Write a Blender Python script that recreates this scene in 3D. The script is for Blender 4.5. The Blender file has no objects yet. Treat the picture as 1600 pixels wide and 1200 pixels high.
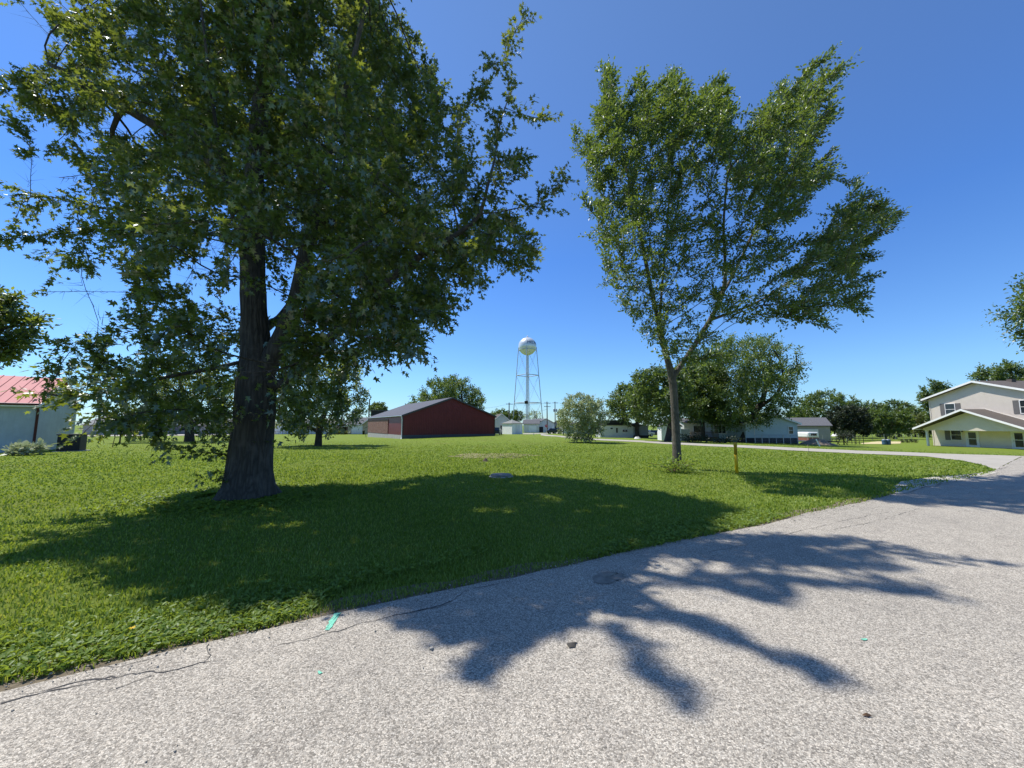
import bpy, bmesh, math, random
import numpy as np
from mathutils import Vector, Matrix

rng = np.random.default_rng(11)
random.seed(5)
SC = bpy.context.scene
COL = SC.collection
PI = math.pi

# ------------------------------------------------------------------ camera geometry (used to read real positions off the photo)
F, HOR, CH = 601.0, 664.0, 1.6
PIT = math.atan((HOR - 600) / F)
CP, SP = math.cos(PIT), math.sin(PIT)


def ray(px, py):
    return np.array([px - 800.0, F * CP - (600 - py) * SP, (600 - py) * CP + F * SP])


def at(px, py, Y):
    d = ray(px, py)
    return Vector((d * (Y / d[1])) + np.array([0, 0, CH]))


def proj(P):
    x = P[:, 0]; y = P[:, 1]; z = P[:, 2] - CH
    f = np.maximum(y * CP + z * SP, .05)
    return 800 + F * x / f, 600 - F * (z * CP - y * SP) / f


def ss(t):
    t = np.clip(t, 0, 1)
    return t * t * (3 - 2 * t)


def ter(x, y):
    x = np.asarray(x, float); y = np.asarray(y, float)
    z = -0.009 * np.clip(y - 16, 0, 100)
    z = z - 0.75 * ss((x - 15) / 36) * ss((y - 4) / 28)
    z = z + 0.42 * np.exp(-((x + 3) ** 2 + (y - 56) ** 2) / (2 * 9.0 ** 2))
    z = z + 0.012 * np.sin(.8 * x + .3) * np.sin(.7 * y) + 0.03 * np.sin(.31 * x + 1) * np.sin(.23 * y) * ss((y - 9) / 8)
    return z


def tz(x, y):
    return float(ter(x, y))


def gp(px, py):
    d = ray(px, py)
    d = d / d[1]
    Ys = np.geomspace(1.0, 500, 4000)
    z = CH + d[2] * Ys
    below = np.nonzero(z < ter(d[0] * Ys, Ys))[0]
    Y = Ys[below[0]] if len(below) else 300.0
    return Vector((d[0] * Y, Y, tz(d[0] * Y, Y)))


def inpoly(px, py, poly):
    r = np.zeros(len(px), bool)
    n = len(poly)
    for i in range(n):
        x1, y1 = poly[i][0], poly[i][1]
        x2, y2 = poly[(i + 1) % n][0], poly[(i + 1) % n][1]
        c = ((y1 > py) != (y2 > py)) & (px < (x2 - x1) * (py - y1) / (y2 - y1 + 1e-12) + x1)
        r ^= c
    return r


SUN_EL, SUN_AZ = math.radians(60), math.radians(62)          # azimuth measured from +Y towards -X
SUN = np.array([-math.sin(SUN_AZ) * math.cos(SUN_EL), math.cos(SUN_AZ) * math.cos(SUN_EL), math.sin(SUN_EL)])

# ------------------------------------------------------------------ materials


def s2l(r, g, b):
    f = lambda c: ((c / 255 + .055) / 1.055) ** 2.4 if c > 10 else c / 255 / 12.92
    return (f(r), f(g), f(b))


class NT:
    def __init__(self, name):
        self.m = bpy.data.materials.new(name)
        self.m.use_nodes = True
        self.t = self.m.node_tree
        self.t.nodes.clear()
        self.out = self.n('ShaderNodeOutputMaterial')

    def n(self, typ, **kw):
        nd = self.t.nodes.new(typ)
        for k, v in kw.items():
            if k[0] == '_':
                nd.inputs[k[1:].replace('_', ' ')].default_value = v
            else:
                setattr(nd, k, v)
        return nd

    def l(self, a, b):
        self.t.links.new(a, b)

    def math(self, op, a, b=None, c=None):
        nd = self.n('ShaderNodeMath', operation=op)
        for i, v in enumerate((a, b, c)):
            if v is None: continue
            if isinstance(v, (int, float)): nd.inputs[i].default_value = v
            else: self.l(v, nd.inputs[i])
        return nd.outputs[0]

    def ramp(self, fac, stops, interp='LINEAR'):
        nd = self.n('ShaderNodeValToRGB')
        nd.color_ramp.interpolation = interp
        el = nd.color_ramp.elements
        while len(el) < len(stops): el.new(.5)
        for e, (p, c) in zip(el, stops):
            e.position = p
            e.color = (*c, 1) if len(c) == 3 else c
        self.l(fac, nd.inputs[0])
        return nd.outputs[0]

    def mix(self, fac, a, b, mode='MIX'):
        nd = self.n('ShaderNodeMix', data_type='RGBA', blend_type=mode)
        for s, v in ((nd.inputs[0], fac), (nd.inputs[6], a), (nd.inputs[7], b)):
            if isinstance(v, (int, float)): s.default_value = v
            elif isinstance(v, tuple): s.default_value = (*v, 1)
            else: self.l(v, s)
        return nd.outputs[2]

    def noise(self, scale, vec=None, detail=3, rough=.55):
        nd = self.n('ShaderNodeTexNoise')
        nd.inputs['Scale'].default_value = scale
        nd.inputs['Detail'].default_value = detail
        nd.inputs['Roughness'].default_value = rough
        if vec is not None: self.l(vec, nd.inputs['Vector'])
        return nd.outputs['Fac']

    def pos(self, world=True):
        if world: return self.n('ShaderNodeNewGeometry').outputs['Position']
        return self.n('ShaderNodeTexCoord').outputs['Object']

    def scaled(self, vec, s):
        nd = self.n('ShaderNodeMapping')
        nd.inputs['Scale'].default_value = s
        self.l(vec, nd.inputs['Vector'])
        return nd.outputs[0]

    def bsdf(self, col, rough=.8, bump=None, bstr=.4, bdist=.02, metal=0, spec=.3):
        nd = self.n('ShaderNodeBsdfPrincipled')
        if isinstance(col, tuple): nd.inputs['Base Color'].default_value = (*col, 1)
        else: self.l(col, nd.inputs['Base Color'])
        if isinstance(rough, (int, float)): nd.inputs['Roughness'].default_value = rough
        else: self.l(rough, nd.inputs['Roughness'])
        nd.inputs['Metallic'].default_value = metal
        nd.inputs['Specular IOR Level'].default_value = spec
        if bump is not None:
            b = self.n('ShaderNodeBump')
            b.inputs['Strength'].default_value = bstr
            b.inputs['Distance'].default_value = bdist
            self.l(bump, b.inputs['Height'])
            self.l(b.outputs[0], nd.inputs['Normal'])
        self.l(nd.outputs[0], self.out.inputs[0])
        return nd


def mk_plain(name, c, rough=.7, var=.18, scale=3.0, bump=0.0, metal=0, spec=.3):
    t = NT(name)
    p = t.pos()
    f = t.noise(scale, p, 5, .65)
    a = tuple(x * (1 - var) for x in c); b = tuple(min(.95, x * (1 + var)) for x in c)
    col = t.ramp(f, [(.3, a), (.7, b)])
    h = t.noise(scale * 12, p, 3) if bump else None
    t.bsdf(col, rough, h, bump, .01, metal, spec)
    return t.m


def mk_ribbed(name, c, axis, pitch, depth=.5, rough=.5, horizontal=False, var=.08, dirt=.15):
    """metal sheet / clapboard: a ribbed relief along the object's x, y, x+y or z"""
    t = NT(name)
    p = t.pos(False)
    sp = t.n('ShaderNodeSeparateXYZ'); t.l(p, sp.inputs[0])
    if axis == 'xy': v = t.math('ADD', sp.outputs[0], sp.outputs[1])
    else: v = sp.outputs['xyz'.index(axis)]
    fr = t.math('FRACT', t.math('DIVIDE', v, pitch))
    if horizontal: h = fr                                           # sawtooth: each board leans out at its foot
    else: h = t.math('SMOOTH_MIN', t.math('ABSOLUTE', t.math('SUBTRACT', fr, .5)), .25, .1)
    f = t.noise(1.3, p, 5, .65)
    col = t.ramp(f, [(.3, tuple(x * (1 - var - dirt * .5) for x in c)), (.65, tuple(x * (1 + var) for x in c))])
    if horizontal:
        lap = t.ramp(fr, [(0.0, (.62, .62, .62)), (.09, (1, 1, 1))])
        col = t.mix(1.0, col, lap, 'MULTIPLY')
    t.bsdf(col, rough, h, depth, pitch * .25)
    return t.m


def mk_brick(name, c1, c2, mortar, scale=4.2):
    t = NT(name)
    p = t.pos(False)
    sp = t.n('ShaderNodeSeparateXYZ'); t.l(p, sp.inputs[0])
    cb = t.n('ShaderNodeCombineXYZ')
    t.l(t.math('ADD', sp.outputs[0], sp.outputs[1]), cb.inputs[0]); t.l(sp.outputs[2], cb.inputs[1])
    br = t.n('ShaderNodeTexBrick', _Color1=(*c1, 1), _Color2=(*c2, 1), _Mortar=(*mortar, 1), _Scale=scale, _Mortar_Size=.018, _Bias=0.0)
    t.l(cb.outputs[0], br.inputs['Vector'])
    col = t.mix(t.math('MULTIPLY', t.noise(2.2, p, 4), .6), br.outputs['Color'], tuple(x * .55 for x in c1))
    t.bsdf(col, .9, br.outputs['Fac'], -.4, .01)
    return t.m


def mk_shingle(name, c):
    t = NT(name)
    p = t.pos(False)
    br = t.n('ShaderNodeTexBrick', _Color1=(*tuple(x * .8 for x in c), 1), _Color2=(*tuple(x * 1.2 for x in c), 1), _Mortar=(*tuple(x * .45 for x in c), 1), _Scale=3.0, _Mortar_Size=.02)
    t.l(t.scaled(p, (1, 1.6, 1)), br.inputs['Vector'])
    col = t.mix(.5, br.outputs['Color'], t.ramp(t.noise(25, p, 4), [(.3, tuple(x * .6 for x in c)), (.7, tuple(x * 1.35 for x in c))]))
    t.bsdf(col, .9, t.noise(40, p), .3, .01)
    return t.m


def mk_glass(name, c=(.02, .025, .03)):
    t = NT(name)
    p = t.pos()
    t.bsdf(t.ramp(t.noise(.9, p, 2), [(.35, tuple(x * .6 for x in c)), (.7, tuple(x * 1.7 for x in c))]), .12, spec=.6)
    return t.m


def mk_leaf(name, dark, light, trans, tmix=.35, gloss=.10, grough=.4, young=None):
    t = NT(name)
    g = t.n('ShaderNodeNewGeometry')
    r = g.outputs['Random Per Island']
    n = t.noise(.55, g.outputs['Position'], 3)
    f = t.math('ADD', t.math('MULTIPLY', r, .65), t.math('MULTIPLY', n, .45))
    col = t.ramp(f, [(.15, dark), (.85, light)])
    tcol = t.mix(f, tuple(x * .75 for x in trans), trans)
    if young:                                                         # sprays of young yellow-green growth
        y = t.ramp(t.noise(1.5, t.scaled(g.outputs['Position'], (1, 1, 1.4)), 2), [(.56, (0, 0, 0)), (.66, (1, 1, 1))])
        col = t.mix(y, col, young); tcol = t.mix(y, tcol, tuple(x * 3.2 for x in young))
    d = t.n('ShaderNodeBsdfDiffuse'); t.l(col, d.inputs[0])
    tr = t.n('ShaderNodeBsdfTranslucent'); t.l(tcol, tr.inputs[0])
    m1 = t.n('ShaderNodeMixShader'); m1.inputs[0].default_value = tmix
    t.l(d.outputs[0], m1.inputs[1]); t.l(tr.outputs[0], m1.inputs[2])
    gl = t.n('ShaderNodeBsdfGlossy'); gl.inputs['Roughness'].default_value = grough
    gl.inputs['Color'].default_value = (.9, .95, 1, 1)
    m2 = t.n('ShaderNodeMixShader'); m2.inputs[0].default_value = gloss
    t.l(m1.outputs[0], m2.inputs[1]); t.l(gl.outputs[0], m2.inputs[2])
    t.l(m2.outputs[0], t.out.inputs[0])
    return t.m


def mk_bark(name, c, stretch=(9, 9, 1.4), bstr=1.0, dist=.03):
    t = NT(name)
    p = t.scaled(t.pos(), stretch)
    w = t.n('ShaderNodeTexVoronoi', feature='DISTANCE_TO_EDGE'); w.inputs['Scale'].default_value = 1.3
    add = t.n('ShaderNodeVectorMath', operation='ADD')
    nz = t.n('ShaderNodeTexNoise'); nz.inputs['Scale'].default_value = 1.1; t.l(p, nz.inputs['Vector'])
    t.l(p, add.inputs[0]); t.l(nz.outputs['Color'], add.inputs[1]); t.l(add.outputs[0], w.inputs['Vector'])
    h = t.math('ADD', t.math('MINIMUM', w.outputs[0], .3), t.math('MULTIPLY', t.noise(4, p, 4), .25))
    col = t.ramp(h, [(.02, tuple(x * .4 for x in c)), (.4, c), (.6, tuple(x * 1.5 for x in c))])
    col = t.mix(t.ramp(t.noise(2.3, t.pos(), 4, .7), [(.5, (0, 0, 0)), (.72, (.55, .55, .55))]), col, tuple(x * 1.7 for x in c))
    t.bsdf(col, .95, h, bstr, dist)
    return t.m


def mk_asphalt():
    t = NT('chip_seal')
    p = t.pos()
    v = t.n('ShaderNodeTexVoronoi', feature='F1'); v.inputs['Scale'].default_value = 118
    v.inputs['Randomness'].default_value = 1.0
    t.l(p, v.inputs['Vector'])
    e = t.n('ShaderNodeTexVoronoi', feature='DISTANCE_TO_EDGE'); e.inputs['Scale'].default_value = 118
    t.l(p, e.inputs['Vector'])
    sp = t.n('ShaderNodeSeparateColor'); t.l(v.outputs['Color'], sp.inputs[0])
    stone = t.ramp(sp.outputs[0], [(0, (.19, .177, .152)), (.25, (.325, .304, .264)), (.6, (.45, .421, .362)), (1, (.63, .59, .51))])
    warm = t.mix(t.math('MULTIPLY', sp.outputs[1], .3), stone, t.mix(1.0, stone, (1.0, .88, .76), 'MULTIPLY'))
    gap = t.ramp(e.outputs[0], [(0.0, (.42, .42, .42)), (.12, (1, 1, 1))])
    col = t.mix(1.0, warm, gap, 'MULTIPLY')
    big = t.ramp(t.noise(.35, p, 5, .6), [(.3, (.86, .86, .865)), (.7, (1.06, 1.05, 1.04))])
    col = t.mix(1.0, col, big, 'MULTIPLY')
    med = t.ramp(t.noise(3.5, p, 4, .7), [(.25, (.82, .82, .83)), (.5, (1, 1, 1)), (.8, (1.05, 1.05, 1.05))])
    col = t.mix(1.0, col, med, 'MULTIPLY')
    h = t.math('ADD', t.math('MINIMUM', e.outputs[0], .3), t.math('MULTIPLY', sp.outputs[2], .35))
    t.bsdf(col, .9, h, .4, .005, spec=.2)
    return t.m


def mk_ground():
    t = NT('lawn_ground')
    p = t.pos()
    a = t.noise(.22, p, 5, .6)
    b = t.noise(9, t.scaled(p, (1, .55, 1)), 6, .75)
    c = t.noise(60, t.scaled(p, (1, .6, 1)), 3, .7)
    g1 = t.ramp(b, [(.25, (.09, .145, .018)), (.5, (.155, .225, .032)), (.75, (.24, .285, .065))])
    g2 = t.ramp(c, [(.3, (.085, .13, .015)), (.7, (.23, .28, .045))])
    col = t.mix(.5, g1, g2)
    col = t.mix(t.ramp(a, [(.52, (0, 0, 0)), (.74, (.5, .5, .5))]), col, (.17, .165, .055))
    pale = t.ramp(t.noise(.6, p, 4, .7), [(.6, (0, 0, 0)), (.78, (.45, .45, .45))])
    col = t.mix(pale, col, (.20, .19, .075))
    t.bsdf(col, .95, t.math('ADD', b, c), .8, .05, spec=.1)
    return t.m


def mk_blade():
    t = NT('grass_blade')
    g = t.n('ShaderNodeNewGeometry')
    r = g.outputs['Random Per Island']
    n = t.noise(.5, g.outputs['Position'], 4, .65)
    f = t.math('ADD', t.math('MULTIPLY', r, .6), t.math('MULTIPLY', n, .5))
    col = t.ramp(f, [(.15, (.075, .135, .015)), (.5, (.175, .262, .036)), (.8, (.265, .34, .075)), (.97, (.34, .36, .14))])
    d = t.n('ShaderNodeBsdfDiffuse'); t.l(col, d.inputs[0])
    tr = t.n('ShaderNodeBsdfTranslucent')
    t.l(t.mix(1.0, col, (1.5, 1.35, .6), 'MULTIPLY'), tr.inputs[0])
    m = t.n('ShaderNodeMixShader'); m.inputs[0].default_value = .4
    t.l(d.outputs[0], m.inputs[1]); t.l(tr.outputs[0], m.inputs[2])
    gl = t.n('ShaderNodeBsdfGlossy'); gl.inputs['Roughness'].default_value = .45
    m2 = t.n('ShaderNodeMixShader'); m2.inputs[0].default_value = .015
    t.l(m.outputs[0], m2.inputs[1]); t.l(gl.outputs[0], m2.inputs[2])
    t.l(m2.outputs[0], t.out.inputs[0])
    return t.m


M = {
    'asphalt': mk_asphalt(), 'ground': mk_ground(), 'blade': mk_blade(),
    'maple': mk_leaf('maple_leaf', (.018, .042, .010), (.062, .105, .020), (.30, .36, .035), .40, .08, .38, (.125, .150, .018)),
    'elm': mk_leaf('elm_leaf', (.022, .054, .013), (.075, .130, .028), (.25, .35, .035), .40, .075, .42),
    'far_leaf': mk_leaf('far_leaf', (.036, .075, .018), (.125, .185, .042), (.23, .32, .04), .34, .05, .5),
    'yellow_leaf': mk_leaf('yellow_leaf', (.06, .095, .014), (.15, .18, .03), (.22, .25, .04), .3, .06, .5),
    'dark_leaf': mk_leaf('dark_leaf', (.016, .028, .012), (.045, .062, .026), (.07, .09, .03), .2, .04, .55),
    'silver_leaf': mk_leaf('silver_leaf', (.17, .215, .085), (.38, .42, .22), (.36, .42, .14), .36, .05, .55),
    'weed': mk_leaf('weed_leaf', (.085, .155, .018), (.21, .30, .045), (.38, .48, .05), .42, .025, .5),
    'hosta': mk_leaf('hosta_leaf', (.22, .28, .13), (.68, .68, .50), (.35, .4, .2), .25, .04, .5),
    'bark': mk_bark('maple_bark', (.085, .076, .066)),
    'elm_bark': mk_bark('elm_bark', (.13, .115, .092), (16, 16, 3.5), .8, .015),
    'far_bark': mk_bark('far_bark', (.07, .06, .05), (5, 5, 1.2), .8, .04),
    'white': mk_plain('white_paint', (.78, .78, .76), .5, .06, 2),
    'offwhite': mk_plain('offwhite_siding', (.66, .66, .64), .6, .08, 1.5),
    'black': mk_plain('black_plastic', (.018, .018, .022), .5, .2),
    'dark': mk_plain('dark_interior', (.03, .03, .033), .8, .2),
    'conc': mk_plain('concrete', (.40, .385, .355), .9, .15, 2.5, .25),
    'drive': mk_plain('pale_drive', (.36, .335, .285), .92, .12, 1.2, .3),
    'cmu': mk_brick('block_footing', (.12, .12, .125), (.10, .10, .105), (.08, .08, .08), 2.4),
    'brick': mk_brick('red_brick', (.15, .055, .04), (.36, .20, .15), (.26, .23, .20), 3.0),
    'barn': mk_ribbed('barn_red_metal', (.145, .019, .021), 'xy', .23, .7, .45),
    'barn_roof': mk_ribbed('barn_grey_roof', (.062, .062, .070), 'y', .23, .5, .6),
    'shed_wall': mk_ribbed('shed_white_metal', (.40, .45, .46), 'xy', .23, .45, .4),
    'shed_roof': mk_ribbed('shed_red_roof', (.42, .10, .11), 'y', .15, .15, .65, var=.08),
    'maroon': mk_plain('maroon_trim', (.075, .018, .022), .4, .1),
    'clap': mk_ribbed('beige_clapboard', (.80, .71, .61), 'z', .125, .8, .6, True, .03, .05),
    'clap_white': mk_ribbed('white_clapboard', (.66, .665, .66), 'z', .14, .8, .6, True, .04, .1),
    'clap_blue': mk_ribbed('pale_blue_clapboard', (.50, .60, .63), 'z', .14, .8, .6, True, .04, .08),
    'clap_grey': mk_ribbed('grey_clapboard', (.30, .31, .32), 'z', .14, .8, .6, True, .04, .1),
    'tan': mk_ribbed('tan_clapboard', (.44, .39, .32), 'z', .14, .8, .6, True, .04, .1),
    'shingle': mk_shingle('brown_shingle', (.115, .098, .085)),
    'shingle_grey': mk_shingle('grey_shingle', (.12, .122, .13)),
    'shingle_pale': mk_shingle('pale_shingle', (.22, .225, .215)),
    'glass': mk_glass('window_glass'), 'glass_pale': mk_glass('curtained_glass', (.10, .115, .12)),
    'shutter': mk_plain('grey_shutter', (.13, .125, .12), .6, .1),
    'galv': mk_plain('galvanised_steel', (.42, .44, .46), .4, .1, 4, 0, .4),
    'tank': mk_plain('tank_paint', (.66, .68, .70), .28, .10, .5, 0, .25, .5),
    'legpaint': mk_plain('tower_leg_paint', (.44, .48, .52), .45, .08),
    'blueletter': mk_plain('blue_lettering', (.03, .055, .14), .5, .1),
    'yellow': mk_plain('yellow_paint', (.72, .44, .012), .45, .1, 6),
    'ochre': mk_plain('weathered_yellow', (.46, .30, .03), .6, .25, 14),
    'wood': mk_plain('brown_wood', (.16, .105, .07), .85, .25, 6, .3),
    'pole': mk_plain('pole_wood', (.14, .115, .09), .9, .2, 3, .3),
    'dirt': mk_plain('bare_dirt', (.10, .08, .058), .97, .3, 4, .8),
    'soil': mk_plain('mound_soil', (.21, .17, .13), .97, .3, 3, .8),
    'gravel': mk_plain('gravel_stone', (.46, .43, .37), .95, .35, 22, 1.0),
    'sand': mk_plain('yellow_sand', (.52, .44, .24), .95, .15, 3, .3),
    'pile': mk_plain('white_pile', (.72, .71, .68), .9, .1, 2, .4),
    'tar': mk_plain('dark_tar', (.055, .050, .043), .75, .3, 20, .5),
    'patch': mk_plain('tar_stain', (.21, .19, .16), .8, .35, 12, .5),
    'crack': mk_plain('crack_fill', (.075, .07, .065), .9, .3, 20),
    'paint': mk_plain('green_marking', (.16, .47, .34), .8, .45, 60),
    'blue': mk_plain('blue_plastic', (.06, .13, .22), .45, .1),
    'red': mk_plain('red_paint', (.35, .02, .02), .4, .1),
    'deadleaf': mk_plain('dead_leaf', (.10, .06, .035), .9, .3, 30),
    'petal': mk_plain('yellow_petal', (.75, .50, .02), .6, .1),
    'rust': mk_plain('rusty_red_metal', (.25, .10, .07), .6, .2),
    'rubber': mk_plain('tyre_rubber', (.02, .02, .02), .9, .1),
    'carpaint': mk_plain('dark_car_paint', (.03, .035, .045), .25, .1, 2, 0, .3, .6),
    'silver': mk_plain('silver_car_paint', (.42, .43, .45), .25, .1, 2, 0, .4, .6),
    'wire': mk_plain('wire', (.05, .05, .05), .6, .1),
}

# ------------------------------------------------------------------ object helpers


def tag(o, label, cat, group=None, kind=None):
    o['label'] = label
    if cat: o['category'] = cat
    if group: o['group'] = group
    if kind: o['kind'] = kind
    return o


def empty(name, loc, label, cat, rz=0.0, group=None):
    o = bpy.data.objects.new(name, None)
    COL.objects.link(o)
    o.location = loc
    o.rotation_euler = (0, 0, rz)
    o.empty_display_size = .2
    return tag(o, label, cat, group)


class MB:
    """collects shapes for ONE mesh"""
    def __init__(self):
        self.v = []; self.f = []; self.sm = []

    def add(self, vs, fs, smooth=False):
        b = len(self.v)
        self.v += [tuple(v) for v in vs]
        self.f += [tuple(i + b for i in f) for f in fs]
        self.sm += [smooth] * len(fs)

    def box(self, x0, x1, y0, y1, z0, z1, M4=None):
        vs = [Vector(p) for p in ((x0, y0, z0), (x1, y0, z0), (x1, y1, z0), (x0, y1, z0), (x0, y0, z1), (x1, y0, z1), (x1, y1, z1), (x0, y1, z1))]
        if M4 is not None: vs = [M4 @ v for v in vs]
        self.add(vs, [(3, 2, 1, 0), (4, 5, 6, 7), (0, 1, 5, 4), (1, 2, 6, 5), (2, 3, 7, 6), (3, 0, 4, 7)])

    def tube(self, pts, rad, n=8, cap=True, smooth=True):
        pts = [Vector(p) for p in pts]
        if not isinstance(rad, (list, tuple)): rad = [rad] * len(pts)
        vs = []; fs = []
        t0 = (pts[1] - pts[0]).normalized()
        a = t0.orthogonal().normalized()
        for i, p in enumerate(pts):
            t = (pts[min(i + 1, len(pts) - 1)] - pts[max(i - 1, 0)]).normalized()
            a = (a - t * a.dot(t)).normalized()
            b = t.cross(a)
            for k in range(n):
                w = 2 * PI * k / n
                vs.append(p + (a * math.cos(w) + b * math.sin(w)) * rad[i])
        for i in range(len(pts) - 1):
            for k in range(n):
                fs.append((i * n + k, i * n + (k + 1) % n, (i + 1) * n + (k + 1) % n, (i + 1) * n + k))
        self.add(vs, fs, smooth)
        if cap:
            m = len(pts) - 1
            self.add(vs[:n], [tuple(range(n - 1, -1, -1))]); self.add(vs[m * n:], [tuple(range(n))])

    def lathe(self, prof, n=16, c=(0, 0, 0), smooth=True):
        vs = []; fs = []
        for r, z in prof:
            for k in range(n):
                w = 2 * PI * k / n
                vs.append((c[0] + r * math.cos(w), c[1] + r * math.sin(w), c[2] + z))
        for i in range(len(prof) - 1):
            for k in range(n):
                fs.append((i * n + k, i * n + (k + 1) % n, (i + 1) * n + (k + 1) % n, (i + 1) * n + k))
        fs.append(tuple(range(n - 1, -1, -1))); m = (len(prof) - 1) * n
        fs.append(tuple(m + k for k in range(n)))
        self.add(vs, fs, smooth)

    def build(self, name, mat, parent=None, bevel=0.0):
        me = bpy.data.meshes.new(name)
        me.from_pydata(self.v, [], self.f)
        me.polygons.foreach_set('use_smooth', self.sm)
        me.materials.append(mat)
        me.update()
        o = bpy.data.objects.new(name, me)
        COL.objects.link(o)
        if parent is not None: o.parent = parent
        if bevel:
            b = o.modifiers.new('bevel', 'BEVEL'); b.width = bevel; b.segments = 2; b.limit_method = 'ANGLE'
        return o


def np_mesh(name, V, faces_flat, starts, mat, parent=None, smooth=False):
    me = bpy.data.meshes.new(name)
    me.vertices.add(len(V)); me.vertices.foreach_set('co', np.ascontiguousarray(V, np.float32).ravel())
    me.loops.add(len(faces_flat)); me.loops.foreach_set('vertex_index', np.ascontiguousarray(faces_flat, np.int32))
    me.polygons.add(len(starts)); me.polygons.foreach_set('loop_start', np.ascontiguousarray(starts, np.int32))
    if smooth: me.polygons.foreach_set('use_smooth', np.ones(len(starts), bool))
    me.update(calc_edges=True)
    me.materials.append(mat)
    o = bpy.data.objects.new(name, me)
    COL.objects.link(o)
    if parent is not None: o.parent = parent
    return o


def inst(name, tv, tf, P, D, N, S, mat, parent=None):
    """many small leaves as one mesh: template verts tv (x along leaf, y across, z along normal)"""
    n = len(P)
    D = D / (np.linalg.norm(D, axis=1, keepdims=True) + 1e-9)
    N = N - D * (N * D).sum(1, keepdims=True)
    N = N / (np.linalg.norm(N, axis=1, keepdims=True) + 1e-9)
    B = np.cross(N, D)
    tv = np.array(tv, float)
    V = P[:, None, :] + S[:, None, None] * (tv[None, :, 0, None] * D[:, None] + tv[None, :, 1, None] * B[:, None] + tv[None, :, 2, None] * N[:, None])
    k = len(tv)
    flat = np.concatenate([np.array(f) for f in tf])
    st = np.cumsum([0] + [len(f) for f in tf])[:-1]
    FF = (flat[None] + (np.arange(n) * k)[:, None]).ravel()
    SS = (st[None] + (np.arange(n) * len(flat))[:, None]).ravel()
    return np_mesh(name, V.reshape(-1, 3), FF, SS, mat, parent)


MAPLE_V = [(0, 0, 0), (.10, .40, .05), (.30, .17, .03), (.60, .50, -.02), (.58, .15, .02), (1.05, 0, -.10), (.58, -.15, .02), (.60, -.50, -.02), (.30, -.17, .03), (.10, -.40, .05)]
MAPLE_F = [(0, 5, 4, 3, 2, 1), (0, 9, 8, 7, 6, 5)]
ELM_V = [(0, 0, 0), (.30, .24, .05), (.70, .21, .03), (1.0, 0, -.06), (.70, -.21, .03), (.30, -.24, .05)]
ELM_F = [(0, 3, 2, 1), (0, 5, 4, 3)]


def unit(a):
    return a / (np.linalg.norm(a, axis=-1, keepdims=True) + 1e-9)


# ------------------------------------------------------------------ trees: space colonisation inside an envelope


def chain(pts, D):
    out = [np.array(pts[0], float)]
    for a, b in zip(pts[:-1], pts[1:]):
        a = np.array(a, float); b = np.array(b, float)
        n = max(1, int(round(np.linalg.norm(b - a) / D)))
        out += [a + (b - a) * (i + 1) / n for i in range(n)]
    return out


def colonise(chains, A, D, di, dk, iters=140, bias=(0, 0, .1), r=None):
    """chains: list of (start index or None, list of points). Returns nodes, parents."""
    r = r or rng
    nodes = []; par = []
    for start, pts in chains:
        prev = -1
        if start is not None:
            prev = int(np.argmin([np.linalg.norm(p - pts[0]) for p in nodes]))
            pts = pts[1:]
        for p in pts:
            nodes.append(np.array(p)); par.append(prev); prev = len(nodes) - 1
    nodes = np.array(nodes); par = list(par)
    A = np.array(A)
    near = np.full(len(A), 1e9); idx = np.zeros(len(A), int)

    def upd(new, base):
        nonlocal near, idx
        for c in range(0, len(new), 200):
            d = np.linalg.norm(A[:, None] - new[None, c:c + 200], axis=2)
            j = d.argmin(1); m = d[np.arange(len(A)), j]
            b = m < near
            near = np.where(b, m, near); idx = np.where(b, base + c + j, idx)
    upd(nodes, 0)
    bias = np.array(bias)
    for it in range(iters):
        keep = near > dk
        A = A[keep]; near = near[keep]; idx = idx[keep]
        if len(A) == 0: break
        lim = di if (near < di).any() else near.min() * 1.3
        act = near < lim
        acc = np.zeros_like(nodes)
        np.add.at(acc, idx[act], unit(A[act] - nodes[idx[act]]))
        g = np.nonzero(np.abs(acc).sum(1) > 0)[0]
        d = unit(unit(acc[g]) + bias + r.normal(0, .12, (len(g), 3)))
        new = nodes[g] + d * D
        # drop repeats of an existing child
        ok = np.array([not any(np.linalg.norm(new[i] - nodes[c]) < .35 * D for c in kids.get(int(g[i]), [])) for i in range(len(g))]) if it else np.ones(len(g), bool)
        if it == 0: kids = {}
        if not ok.any():
            near[act] = np.where(r.random(act.sum()) < .5, 0, near[act])
            continue
        g = g[ok]; new = new[ok]
        base = len(nodes)
        for i, p in enumerate(g):
            par.append(int(p)); kids.setdefault(int(p), []).append(base + i)
        nodes = np.concatenate([nodes, new])
        upd(new, base)
    return nodes, np.array(par)


def radii(par, R, tip, n0, prof=None):
    n = len(par)
    cnt = np.zeros(n); has = np.zeros(n, bool)
    for i in range(n - 1, -1, -1):
        if not has[i]: cnt[i] = max(cnt[i], 1)
        if par[i] >= 0:
            has[par[i]] = True; cnt[par[i]] += cnt[i]
    p = math.log(max(cnt.max(), 3)) / math.log(R / tip)
    return tip * cnt ** (1 / p), has


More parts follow.
